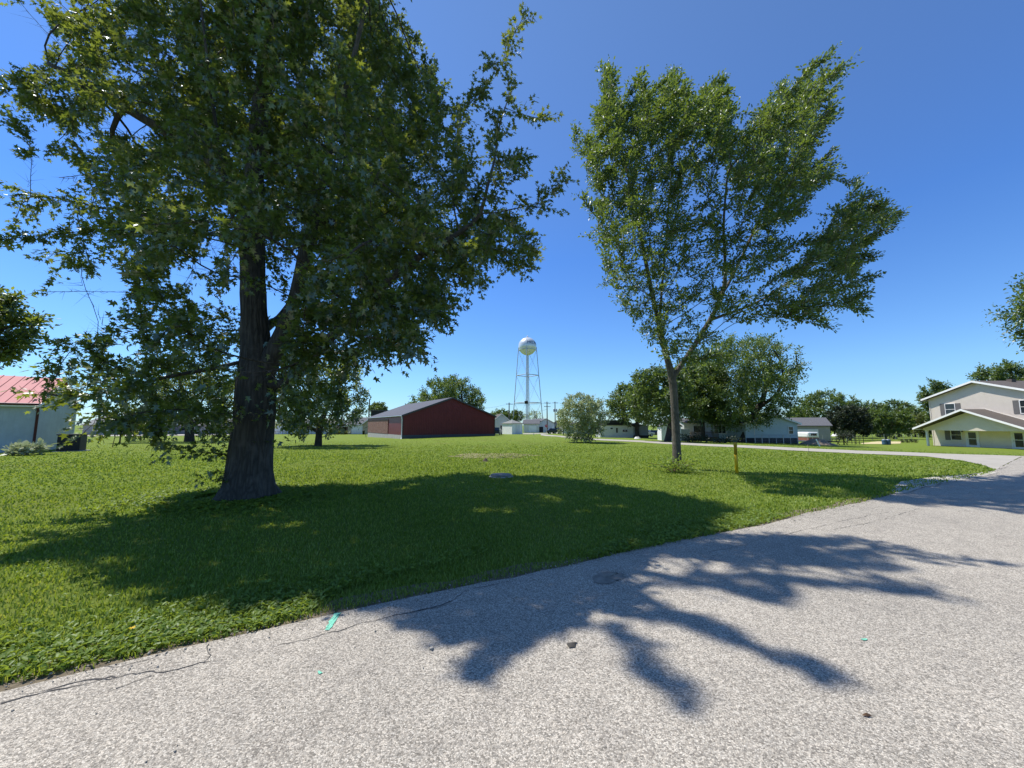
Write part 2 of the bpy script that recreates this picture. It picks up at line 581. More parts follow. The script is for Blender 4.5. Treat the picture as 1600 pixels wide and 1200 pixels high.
def limb_mesh(nodes, par, rad, name, mat, parent, rmin=0.0, flare=None, sides=(14, 8, 5, 3), cut=(.16, .05, .016)):
    n = len(nodes)
    kids = [[] for _ in range(n)]
    for i in range(n):
        if par[i] >= 0: kids[par[i]].append(i)
    rad = rad.copy()
    for i in range(n):
        if kids[i]:
            m = max(kids[i], key=lambda c: rad[c])
            if rad[i] > cut[2]: rad[m] = max(rad[m], rad[i] * .90)
            for c in kids[i]:
                if c != m and rad[i] > cut[1] and rad[c] > .3 * rad[i]: rad[c] = max(rad[c], .62 * rad[i])
    P = nodes.copy()
    for _ in range(2):                                                # relax the zigzag
        Q = P.copy()
        for i in range(n):
            if par[i] >= 0 and kids[i]:
                m = max(kids[i], key=lambda c: rad[c])
                Q[i] = P[i] * .5 + (P[par[i]] + P[m]) * .25
        P = Q
    V = []; FF = []; ST = []; nv = 0; nl = 0
    stack = [(-1, 0)]
    while stack:
        st, i = stack.pop()
        path = [st, i] if st >= 0 else [i]
        while kids[i]:
            m = max(kids[i], key=lambda c: rad[c])
            for c in kids[i]:
                if c != m: stack.append((i, c))
            path.append(m); i = m
        if len(path) < 2: continue
        r = np.array([rad[j] for j in path])
        if st >= 0: r[0] = min(r[0] * .9, r[1] * 1.3)
        if r.max() < rmin: continue
        pts = P[path]
        k = sides[0] if r.max() > cut[0] else sides[1] if r.max() > cut[1] else sides[2] if r.max() > cut[2] else sides[3]
        t = np.gradient(pts, axis=0); t = unit(t)
        a = np.cross(t[0], [0.3, .9, .1]); a /= np.linalg.norm(a) + 1e-9
        W = 2 * PI * np.arange(k) / k
        for q in range(len(pts)):
            a = a - t[q] * a.dot(t[q]); a /= np.linalg.norm(a) + 1e-9
            b = np.cross(t[q], a)
            rr = np.full(k, r[q])
            if flare is not None and st < 0: rr = flare(pts[q], W, r[q])
            V.append(pts[q] + (np.cos(W) * rr)[:, None] * a + (np.sin(W) * rr)[:, None] * b)
        for q in range(len(pts) - 1):
            for s in range(k):
                FF += [nv + q * k + s, nv + q * k + (s + 1) % k, nv + (q + 1) * k + (s + 1) % k, nv + (q + 1) * k + s]
                ST.append(nl); nl += 4
        nv += k * len(pts)
    return np_mesh(name, np.concatenate(V), FF, ST, mat, parent, True)


def lumps(P, seed, f=1.0):
    r = np.random.default_rng(seed)
    s = np.zeros(len(P))
    for _ in range(7):
        k = r.normal(0, f, 3); s += np.sin(P @ k + r.uniform(0, 6.3))
    return s / 7 ** .5


def twig_leaves(nodes, par, rad, thin, ntw, nlf, tl, size, out_w, droop, wind, seed, jit=.6):
    """little twigs off every thin node, leaves set along each; returns leaf P, D, N, S and the twigs"""
    r = np.random.default_rng(seed)
    ids = np.nonzero((rad < thin) & (par >= 0))[0]
    ids = np.repeat(ids, ntw)
    base = nodes[ids] + (nodes[par[ids]] - nodes[ids]) * r.random((len(ids), 1))
    br = unit(nodes[ids] - nodes[par[ids]])
    td = unit(br * out_w + r.normal(0, jit, (len(ids), 3)) + np.array(wind))
    L = tl * r.uniform(.5, 1.3, len(ids))
    u = np.linspace(.15, 1, nlf)[None] + r.uniform(-.08, .08, (len(ids), nlf))
    P = base[:, None] + td[:, None] * (L[:, None] * u)[:, :, None]
    P[:, :, 2] -= droop * (L[:, None] * u ** 2)
    side = unit(np.cross(td, r.normal(0, 1, td.shape)))
    sg = np.where(np.arange(nlf) % 2 == 0, 1, -1)[None, :, None]
    D = td[:, None] * .8 + side[:, None] * sg * .8 + r.normal(0, .35, P.shape)
    D[:, :, 2] -= droop * 1.2
    D += np.array(wind) * .35
    N = np.array([0, 0, 1.0]) + r.normal(0, .55, P.shape)
    S = size * r.uniform(.6, 1.25, P.shape[:2])
    P = P + unit(D) * (S * .35)[:, :, None]
    return P.reshape(-1, 3), D.reshape(-1, 3), N.reshape(-1, 3), S.ravel(), base, td, L


def twig_mesh(base, td, L, droop, r0, mat, parent, name='twigs'):
    """three-sided slivers"""
    n = len(base)
    tip = base + td * L[:, None]; tip[:, 2] -= droop * L
    a = unit(np.cross(td, np.array([.2, .5, .8]))); b = np.cross(td, a)
    V = np.stack([base + a * r0, base - a * r0 * .5 + b * r0 * .85, base - a * r0 * .5 - b * r0 * .85, tip], 1)
    f = np.array([0, 1, 3, 1, 2, 3, 2, 0, 3])
    FF = (f[None] + (np.arange(n) * 4)[:, None]).ravel()
    ST = np.arange(n * 3) * 3
    return np_mesh(name, V.reshape(-1, 3), FF, ST, mat, parent)

# ================================================================== SETTING


def axis_lines(lo, hi, step, far):
    a = list(np.arange(lo, hi + .001, step))
    s = step
    x = hi
    up = []
    while x < far:
        s *= 1.22; x += s; up.append(x)
    s = step; x = lo; dn = []
    while x > -far:
        s *= 1.22; x -= s; dn.append(x)
    return np.array(dn[::-1] + a + up)


def ground_sheet():
    xs = axis_lines(-36, 64, .6, 2500); ys = axis_lines(-14, 80, .6, 2500)
    X, Y = np.meshgrid(xs, ys)
    V = np.stack([X, Y, ter(X, Y)], -1).reshape(-1, 3)
    nx, ny = len(xs), len(ys)
    i = (np.arange(ny - 1)[:, None] * nx + np.arange(nx - 1)[None]).ravel()
    FF = np.stack([i, i + 1, i + nx + 1, i + nx], 1).ravel()
    o = np_mesh('ground', V, FF, np.arange(len(i)) * 4, M['ground'], None, True)
    tag(o, 'mown green lawn spreading flat to the horizon', None, None, 'structure')


def dense(poly, step):
    out = [Vector(poly[0][:2])]
    for a, b in zip(poly[:-1], poly[1:]):
        a = Vector(a[:2]); b = Vector(b[:2]); n = max(1, int((b - a).length / step))
        out += [a + (b - a) * (i + 1) / n for i in range(n)]
    return out


def strip(name, Lp, Rp, mat, dz, across, step, label, wob=0.0, seed=0):
    """a sheet lying on the terrain between two paired edges"""
    r = np.random.default_rng(seed)
    V = []; FF = []; ST = []
    rows = []
    for (a, b), (c, d) in zip(zip(Lp[:-1], Rp[:-1]), zip(Lp[1:], Rp[1:])):
        n = max(1, int((Vector(c[:2]) - Vector(a[:2])).length / step))
        for i in range(n):
            t = i / n
            rows.append((Vector(a[:2]).lerp(Vector(c[:2]), t), Vector(b[:2]).lerp(Vector(d[:2]), t)))
    rows.append((Vector(Lp[-1][:2]), Vector(Rp[-1][:2])))
    w1 = 0.0
    for p, q in rows:
        w1 = w1 * .7 + r.normal(0, wob)
        dd = (q - p).normalized()
        for k in range(across + 1):
            s = p.lerp(q, k / across)
            if k == 0: s = s + dd * w1
            V.append((s.x, s.y, tz(s.x, s.y) + dz))
    nl = 0
    for i in range(len(rows) - 1):
        for k in range(across):
            a = i * (across + 1) + k
            FF += [a, a + across + 1, a + across + 2, a + 1]; ST.append(nl); nl += 4
    o = np_mesh(name, np.array(V), FF, ST, mat, None, True)
    if o.data.polygons[0].normal.z < 0: o.data.flip_normals()
    return tag(o, label, None, None, 'structure')


ground_sheet()
edge_px = [(0, 1074), (140, 1044), (280, 1014), (400, 988), (532, 957), (640, 936), (800, 903), (960, 870), (1100, 840), (1163, 827), (1242, 808), (1303, 796), (1363, 782), (1401, 773), (1440, 762), (1500, 751), (1545, 742)]
TIP = gp(1557, 735)
FAR = gp(1600, 713)
L = [Vector((-60, -27, 0)), Vector((-26, -9.6, 0)), Vector((-12, -2.4, 0)), Vector((-6, .75, 0))] + [gp(*p) for p in edge_px] + [TIP, FAR, Vector((62, 43, 0)), Vector((120, 78, 0))]
R = [p + Vector((4.6, -9.2, 0)) for p in L]
strip('road', L, R, M['asphalt'], .022, 22, .35, 'pale grey chip sealed road curving past the lawn', .03, 3)
dn = [TIP, gp(1537, 727.5), gp(1502, 720), gp(1448, 713.5), gp(1400, 711.4), gp(1340, 709), gp(1240, 704.2), gp(1100, 697), gp(1000, 691), gp(930, 687.6), gp(880, 683.6), gp(845, 680.2)]
df = [FAR, gp(1560, 711.6), gp(1520, 710.6), gp(1470, 709), gp(1400, 706.2), gp(1340, 704.3), gp(1240, 699.8), gp(1100, 693.6), gp(1000, 688.4), gp(930, 685.6), gp(880, 681.4), gp(845, 678)]
strip('driveway', dn, df, M['drive'], .018, 6, .8, 'pale gravel lane crossing behind the lawn')
strip('street', [gp(60, 682.2), gp(250, 681), gp(445, 678.6), gp(577, 676.4)], [gp(60, 679.6), gp(250, 678.6), gp(445, 676.4), gp(577, 674.3)], M['drive'], .03, 3, 2, 'pale concrete street along the far side of the lawn')
cl = gp(840, 679)
strip('far_lane', [gp(817, 678.8), gp(880, 677.2), gp(930, 676.4)], [gp(817, 677.2), gp(880, 675.9), gp(930, 675.2)], M['drive'], .028, 3, 2, 'pale gravel yard in front of the white far buildings')
rb = [at(990, 677.3, 78), at(1040, 677.3, 78)]
road_poly = [(p.x, p.y) for p in L] + [(p.x, p.y) for p in R[::-1]]
drive_poly = [(p.x, p.y) for p in dn] + [(p.x, p.y) for p in df[::-1]]


def patch(name, pxs, mat, dz, n=26, jit=.06, seed=0, th=0.0):
    """an irregular flat patch on the ground, outline given by points of the photo"""
    pts = [gp(*p) for p in pxs]
    r = np.random.default_rng(seed)
    d = dense([(p.x, p.y) for p in pts + [pts[0]]], max(.02, sum((a - b).length for a, b in zip(pts, pts[1:])) / n))[:-1]
    d = [p + Vector(r.normal(0, jit, 2)) for p in d]
    c = sum(d, Vector((0, 0))) / len(d)
    rings = 5
    V = [(c.x, c.y, tz(c.x, c.y) + dz + th)]
    for k in range(1, rings + 1):
        for p in d:
            q = c.lerp(p, k / rings)
            V.append((q.x, q.y, tz(q.x, q.y) + dz + th * (1 - (k / rings) ** 2)))
    m = len(d); f = []
    for i in range(m): f.append((0, 1 + i, 1 + (i + 1) % m))
    for k in range(rings - 1):
        for i in range(m):
            a = 1 + k * m
            f.append((a + i, a + m + i, a + m + (i + 1) % m, a + (i + 1) % m))
    mb = MB(); mb.add(V, f, True)
    o = mb.build(name, mat)
    if o.data.polygons[0].normal.z < 0: o.data.flip_normals()
    return o


gv = patch('gravel', [(1392, 767), (1410, 754), (1448, 747.5), (1512, 742.5), (1546, 738), (1556, 741), (1500, 752), (1440, 763), (1405, 774)], M['gravel'], .03, 60, .05, 1)
tag(gv, 'loose pale gravel at the inner bend of the road', None, None, 'stuff')
sd = patch('sand', [(1344, 692.6), (1370, 690.0), (1408, 690.2), (1408, 693.4), (1375, 694), (1346, 694)], M['sand'], .03, 30, .1, 2)
tag(sd, 'yellow sand strip behind the lane', None, None, 'stuff')

# bare patches in the lawn
bp = patch('bare_patch', [(700, 711), (790, 708), (850, 712), (800, 717), (720, 716)], mk_plain('dry_turf', (.21, .19, .085), .95, .4, 3, .6), .012, 30, .25, 3)
tag(bp, 'dry yellowish patch of thin turf in the lawn', None, None, 'structure')


def crack(pxs, w, seed, parent=None):
    r = np.random.default_rng(seed)
    pts = [gp(*p) for p in pxs]
    d = dense([(p.x, p.y) for p in pts], .035)
    mb = MB(); V = []; off = 0
    for i, p in enumerate(d):
        off = off * .85 + r.normal(0, .010)
        t = (d[min(i + 1, len(d) - 1)] - d[max(i - 1, 0)]).normalized(); nn = Vector((-t.y, t.x))
        ww = w * r.uniform(.35, 1.0) * min(1, max(.12, .55 + .6 * math.sin(i * .21 + seed) * math.sin(i * .083 + 2 * seed)))
        for s in (-1, 1):
            q = p + nn * (off + s * ww)
            V.append((q.x, q.y, tz(q.x, q.y) + .0255))
    mb.add(V, [(2 * i, 2 * i + 1, 2 * i + 3, 2 * i + 2) for i in range(len(d) - 1)])
    return mb


cm = MB()
for pxs, w, s in (
        ([(0, 1107), (80, 1087), (160, 1068), (208, 1056), (256, 1056), (312, 1040), (380, 1030), (440, 1012), (500, 998), (560, 980), (640, 962), (740, 940)], .008, 1),
        ([(0, 1097), (60, 1090), (120, 1074), (180, 1066)], .008, 2),
        ([(140, 1052), (190, 1046), (240, 1032), (262, 1020)], .007, 3),
        ([(236, 1056), (256, 1040), (280, 1026)], .008, 4),
        ([(180, 1082), (225, 1066), (236, 1063)], .006, 5),
        ([(320, 1040), (324, 1012)], .007, 6),
        ([(640, 962), (690, 950), (720, 925), (800, 912)], .008, 7),
        ([(1090, 868), (1200, 845), (1300, 820), (1390, 802)], .006, 8),
        ([(1300, 830), (1390, 812), (1440, 795)], .006, 9),
        ([(1540, 732), (1562, 734), (1575, 730)], .02, 10),
        ([(1535, 744), (1560, 742), (1600, 745)], .02, 11),
        ([(1400, 908), (1500, 935), (1600, 955)], .004, 12)):
    c = crack(pxs, w, s); cm.add(c.v, c.f)
co = cm.build('crack_line', M['crack'])
tag(co, 'thin dark cracks running along the road edge', None, None, 'structure')

o = patch('paint_mark', [(523, 963), (532, 963), (523, 978), (515, 990), (508, 990), (514, 977)], M['paint'], .027, 30, .004, 5); tag(o, 'green utility paint dash on the road edge', 'paint mark')
o = patch('paint_mark', [(495, 1056), (501, 1055), (503, 1059), (497, 1061)], M['paint'], .027, 14, .003, 6); tag(o, 'tiny green paint speck on the road below the green dash', 'paint mark')
o = patch('paint_mark', [(1345, 1004), (1353, 1003), (1358, 1006), (1349, 1007)], M['paint'], .027, 14, .004, 7); tag(o, 'small green paint speck on open sunny road at right', 'paint mark')
o = patch('tar_patch', [(928, 908), (934, 900), (950, 897), (972, 899), (979, 906), (962, 913), (940, 917), (929, 915)], M['patch'], .027, 40, .010, 8); tag(o, 'round brownish tar stain on the road among branch shadows', 'tar stain')
o = patch('tar_spot', [(886, 1013), (893, 1010), (904, 1010), (898, 1018), (890, 1020)], M['tar'], .028, 24, .004, 9, .006); tag(o, 'small black tar spot on the road in the tree shadow', 'tar spot')
o = patch('dead_leaf', [(1348, 1126), (1355, 1124), (1364, 1128), (1356, 1130)], M['deadleaf'], .028, 18, .004, 10, .012); tag(o, 'small brown dead leaf lying on the road', 'dead leaf')

fr = strip('road_shoulder', [p + Vector((-.10, .19, 0)) for p in L[:-4]], [p + Vector((.15, -.28, 0)) for p in L[:-4]], mk_plain('shoulder_dirt', (.17, .14, .095), .97, .4, 14, .8), .012, 3, .2, 'narrow strip of bare dirt between lawn and road', .05, 8)


def pebbles():
    r = np.random.default_rng(77)
    q = dense([(p.x, p.y) for p in L[2:-3]], .05)
    Q = np.array([(p.x, p.y) for p in q]); n = 3600
    i = r.integers(0, len(Q), n)
    C = Q[i] + np.array([.45, -.87]) * (r.normal(.03, .10, n) + (r.random(n) < .12) * r.uniform(0, 1.2, n))[:, None]
    tv = [(1, 0, 0), (0, 1, 0), (-1, 0, 0), (0, -1, 0), (0, 0, .7), (0, 0, -.4)]
    tf = [(0, 1, 4), (1, 2, 4), (2, 3, 4), (3, 0, 4), (1, 0, 5), (2, 1, 5), (3, 2, 5), (0, 3, 5)]
    P = np.column_stack([C, ter(C[:, 0], C[:, 1]) + .026])
    S = .0055 * np.exp(r.normal(0, .45, n))
    o = inst('loose_gravel', tv, tf, P, r.normal(0, 1, (n, 3)), r.normal(0, .5, (n, 3)) + np.array([0, 0, 1]), S, M['gravel'])
    tag(o, 'loose pebbles scattered along the road edge', None, None, 'stuff')


pebbles()

# ------------------------------------------------------------------ grass and weeds
Lxy = np.array([(p.x, p.y) for p in dense([(p.x, p.y) for p in L], .1)])


def edge_dist(P):
    out = np.full(len(P), 1e9)
    for c in range(0, len(Lxy), 100):
        out = np.minimum(out, np.sqrt(((P[:, None] - Lxy[None, c:c + 100]) ** 2).sum(2)).min(1)) if len(P) < 40000 else out
    return out


def edge_dist_big(P):
    return np.concatenate([edge_dist(P[i:i + 20000]) for i in range(0, len(P), 20000)])


maple_b = gp(385, 778)
elm_b = gp(1058, 733)


def blades(n, r0, r1, seed):
    r = np.random.default_rng(seed)
    th = r.uniform(-1.22, 1.22, n)
    rr = r0 * (r1 / r0) ** r.random(n)
    P = np.stack([rr * np.sin(th), rr * np.cos(th)], 1)
    clump = r.normal(0, .015, (n, 2)) * (rr / 4)[:, None]
    P = P + clump
    m = ~inpoly(P[:, 0], P[:, 1], road_poly) & ~inpoly(P[:, 0], P[:, 1], drive_poly)
    m &= r.random(n) < np.clip((58 - rr) / 38, 0, 1)
    m &= np.hypot(P[:, 0] - maple_b.x, P[:, 1] - maple_b.y) > .62
    P = P[m] + r.normal(0, .02, (int(m.sum()), 2)); rr = rr[m]; n = len(P)
    e = np.minimum(edge_dist_big(P), 3)
    P3 = np.column_stack([P, ter(P[:, 0], P[:, 1])])
    big = lumps(P3, 4, 1.6) * .6 + lumps(P3, 9, .45) * .6
    h = (.036 + .010 * big + .03 * np.exp(-e / .35)) * r.uniform(.55, 1.3, n)
    h *= np.clip(rr / 12, 1, 1.2) * np.clip((75 - rr) / 45, .3, 1)
    w = .0028 * r.uniform(.7, 1.4, n) * np.clip(rr / 3.2, 1, 9)
    a = r.uniform(0, 2 * PI, n)
    bend = np.stack([np.cos(a), np.sin(a), 0 * a], 1)
    side = np.stack([-np.sin(a), np.cos(a), 0 * a], 1)
    lean = r.uniform(.15, 1.1, n) * h
    up = np.array([0, 0, 1.0])
    V = np.empty((n, 5, 3))
    V[:, 0] = P3 - side * w[:, None]; V[:, 1] = P3 + side * w[:, None]
    mid = P3 + up * (h * .62)[:, None] + bend * (lean * .38)[:, None]
    V[:, 2] = mid + side * (w * .8)[:, None]; V[:, 3] = mid - side * (w * .8)[:, None]
    V[:, 4] = P3 + up * h[:, None] + bend * lean[:, None]
    f = np.array([0, 1, 2, 3, 3, 2, 4])
    FF = (f[None] + (np.arange(n) * 5)[:, None]).ravel()
    ST = (np.array([0, 4])[None] + (np.arange(n) * 7)[:, None]).ravel()
    return np_mesh('grass', V.reshape(-1, 3), FF, ST, M['blade'])


g = blades(430000, 2.1, 58, 21)
tag(g, 'short mown grass blades covering the lawn', None, None, 'stuff')


def weeds(seed, n_plants, sampler, size, name, label, nl=(5, 9), mat='weed'):
    r = np.random.default_rng(seed)
    C = sampler(r, n_plants)
    m = ~inpoly(C[:, 0], C[:, 1], road_poly)
    C = C[m]
    k = r.integers(nl[0], nl[1], len(C))
    idx = np.repeat(np.arange(len(C)), k)
    n = len(idx)
    a = r.uniform(0, 2 * PI, n)
    D = np.stack([np.cos(a), np.sin(a), r.uniform(.1, .9, n)], 1)
    S = size * r.uniform(.5, 1.25, n)
    P = np.column_stack([C[idx], ter(C[idx, 0], C[idx, 1]) + r.uniform(.01, .05, n)])
    P[:, :2] += D[:, :2] * .012
    N = np.array([0, 0, 1.0]) + r.normal(0, .3, (n, 3))
    tv = [(0, 0, 0), (.35, .22, .05), (.75, .24, .03), (1, 0, -.08), (.75, -.24, .03), (.35, -.22, .05)]
    o = inst(name, tv, ELM_F, P, D, N, S, M[mat])
    return tag(o, label, None, None, 'stuff')


def along_edge(r, n):
    """broad leaved weeds thick along the verge at the left, thinning to the right"""
    i = (len(Lxy) * r.random(n)).astype(int)
    lo = np.argmin(np.abs(Lxy[:, 0] + 6)); hi = np.argmin(np.hypot(Lxy[:, 0] - 5, Lxy[:, 1] - 6.5))
    i = (lo + (hi - lo) * r.random(n) ** 1.15).astype(int)
    d = np.abs(r.normal(0, .42, n)) + .02
    nrm = np.array([-.48, .87])
    P = Lxy[i] + nrm * d[:, None] + r.normal(0, .05, (n, 2))
    keep = lumps(np.column_stack([P, 0 * d]), 31, 1.7) > -.45
    return P[keep]


weeds(3, 6000, along_edge, .042, 'clover', 'broad leaved weeds and clover along the road verge')


def round_maple(r, n):
    a = r.uniform(0, 2 * PI, n); d = .62 + np.abs(r.normal(0, .55, n))
    return np.stack([maple_b.x - .25 + np.cos(a) * d * 1.35, maple_b.y + np.sin(a) * d], 1)


weeds(5, 1500, round_maple, .07, 'ground_ivy', 'leafy ground cover around the foot of the big maple')


def scattered(r, n):
    th = r.uniform(-1.15, 1.15, n); rr = 2.6 * (16 / 2.6) ** r.random(n)
    P = np.stack([rr * np.sin(th), rr * np.cos(th)], 1)
    return P[lumps(np.column_stack([P, 0 * rr]), 55, 1.1) > .35]


weeds(7, 6000, scattered, .03, 'lawn_weed', 'patches of small clover scattered in the lawn', (3, 6))

# ================================================================== THE TWO NEAR TREES
MAPLE_SIL = [(-420, -1000), (700, -1000), (812, -30), (786, 90), (850, 196), (812, 248), (850, 296), (832, 344), (826, 398), (700, 428), (668, 490), (640, 528), (560, 574), (520, 640), (452, 668), (330, 690), (290, 664), (230, 650), (140, 652), (40, 630), (70, 520), (130, 470), (10, 398), (-420, 430)]
MAPLE_SHA = [(-300, 900), (0, 880), (130, 838), (230, 805), (300, 775), (345, 765), (600, 757), (640, 748), (720, 742), (830, 745), (900, 752), (1000, 765), (1150, 795), (1080, 820), (1060, 838), (1180, 838), (1300, 850), (1270, 866), (1280, 880), (1200, 886), (1130, 880), (1070, 862), (1005, 866), (985, 890), (995, 915), (975, 945), (930, 960), (870, 968), (800, 980), (745, 972), (690, 958), (640, 945), (560, 945), (500, 950), (480, 935), (350, 945), (150, 900), (250, 870)]
HOLES_M = [(70, 275, 62, 26), (196, 196, 46, 17), (28, 55, 60, 52), (120, 480, 62, 40), (150, 452, 60, 22), (20, 425, 60, 26), (318, 415, 18, 13), (206, 52, 16, 10), (285, 430, 22, 14), (660, 20, 26, 34), (60, 262, 60, 14), (338, 385, 14, 20), (700, 190, 10, 12), (740, 60, 16, 30), (800, 225, 22, 12), (110, 500, 70, 26)]
ELM_SIL = [(1048, 585), (1012, 548), (945, 458), (930, 420), (940, 390), (920, 340), (915, 300), (905, 250), (925, 195), (930, 165), (945, 128), (962, 175), (985, 185), (995, 140), (1012, 170), (1030, 150), (1046, 112), (1056, 160), (1078, 190), (1090, 150), (1120, 136), (1124, 190), (1122, 225), (1150, 225), (1180, 175), (1215, 140), (1255, 135), (1275, 170), (1280, 215), (1262, 245), (1290, 285), (1252, 318), (1228, 350), (1215, 385), (1255, 385), (1300, 330), (1362, 330), (1375, 355), (1345, 405), (1330, 440), (1340, 485), (1240, 505), (1150, 512), (1100, 560), (1085, 575)]
ELM_SHA = [(1090, 738), (1150, 738), (1250, 740), (1390, 748), (1440, 752), (1600, 753), (1900, 760), (1900, 830), (1600, 803), (1500, 805), (1572, 818), (1430, 805), (1380, 787), (1330, 799), (1250, 790), (1150, 764)]


def carve(base, sil, sha, holes, n, R, zlo, zhi, off=(0, 0), seed=1, lump=.55, cut=-.55, shafree=None, env=None):
    r = np.random.default_rng(seed)
    out = []; tot = 0
    while tot < n:
        P = np.column_stack([base[0] + off[0] + r.uniform(-R, R, 40000), base[1] + off[1] + r.uniform(-R, R, 40000), base[2] + r.uniform(zlo, zhi, 40000)])
        P = P[(P[:, 1] > .8) & (np.linalg.norm(P - np.array([0, 0, CH]), axis=1) > 5.4)]
        if env is not None: P = P[env(P)]
        u, v = proj(P)
        ok = inpoly(u, v, sil)
        for (hx, hy, rx, ry) in holes: ok &= ((u - hx) / rx) ** 2 + ((v - hy) / ry) ** 2 > 1
        Lh = (P[:, 2]) / SUN[2]
        Q = P - SUN[None] * Lh[:, None]
        su, sv = proj(Q)
        sok = (Q[:, 1] > .9) & inpoly(su, sv, sha)
        if shafree is not None: sok |= shafree(su, sv)
        ok &= sok & (lumps(P, seed + 7, lump) > cut)
        P = P[ok]
        out.append(P); tot += len(P)
    return np.concatenate(out)[:n]


def dash(a, b, n, Y0, Y1, jit, r):
    t = r.random(n)
    return np.array([np.array(at(a[0] + (b[0] - a[0]) * k, a[1] + (b[1] - a[1]) * k, Y0 + (Y1 - Y0) * k)) for k in t]) + r.normal(0, jit, (n, 3))


def sdash(a, b, n, h0, h1, jit, r):
    """points of a bough whose shadow falls along a-b on the ground"""
    out = []
    for k in r.random(n):
        g = np.array(gp(a[0] + (b[0] - a[0]) * k, a[1] + (b[1] - a[1]) * k))
        out.append(g + SUN * ((h0 + (h1 - h0) * k) / SUN[2]))
    return np.array(out) + r.normal(0, jit, (n, 3))


def sprays(nodes, par, n, mid, bias, l0, l1, r, sil, holes, sha, step=.15):
    """long leafy shoots standing out from the rim of the crown"""
    n0 = len(nodes)
    has = np.zeros(n0, bool); has[par[par >= 0]] = True
    tips = np.nonzero(~has)[0]
    rim = np.linalg.norm(nodes[tips] - mid, axis=1) + r.normal(0, .5, len(tips))
    tips = tips[np.argsort(-rim)[:int(n * 1.6)]]
    tips = r.permutation(tips)[:n]
    N = [nodes]; Pp = list(par); tot = n0
    for i in tips:
        d = unit(unit(nodes[i] - nodes[par[i]]) * .7 + unit(nodes[i] - mid) * .6 + np.array(bias) + r.normal(0, .25, 3))
        p = nodes[i].copy(); pr = int(i)
        for k in range(int(r.uniform(l0, l1) / step)):
            d = unit(d + r.normal(0, .09, 3) + np.array([0, 0, -.012 * k]))
            p = p + d * step
            u, v = proj(p[None])
            if p[1] > .5 and v[0] > -30:
                if not inpoly(u, v, sil)[0] or any(((u[0] - hx) / rx) ** 2 + ((v[0] - hy) / ry) ** 2 < .8 for hx, hy, rx, ry in holes): break
            q = (p - SUN * (p[2] / SUN[2]))[None]
            if q[0, 1] < .9: break
            u, v = proj(q)
            if u[0] < 1590 and not inpoly(u, v, sha)[0] and (v[0] > 800 or r.random() < .5): break
            N.append(p[None]); Pp.append(pr); pr = tot; tot += 1
    return np.concatenate(N), np.array(Pp)


MAPLE_SIL2 = [(-420, -1000), (900, -1000), (850, -30), (815, 95), (880, 190), (850, 250), (885, 285), (868, 352), (858, 412), (712, 458), (690, 500), (664, 548), (580, 592), (540, 640), (480, 690), (440, 720), (330, 745), (240, 720), (100, 690), (20, 640), (50, 520), (60, 470), (-10, 425), (-420, 450)]


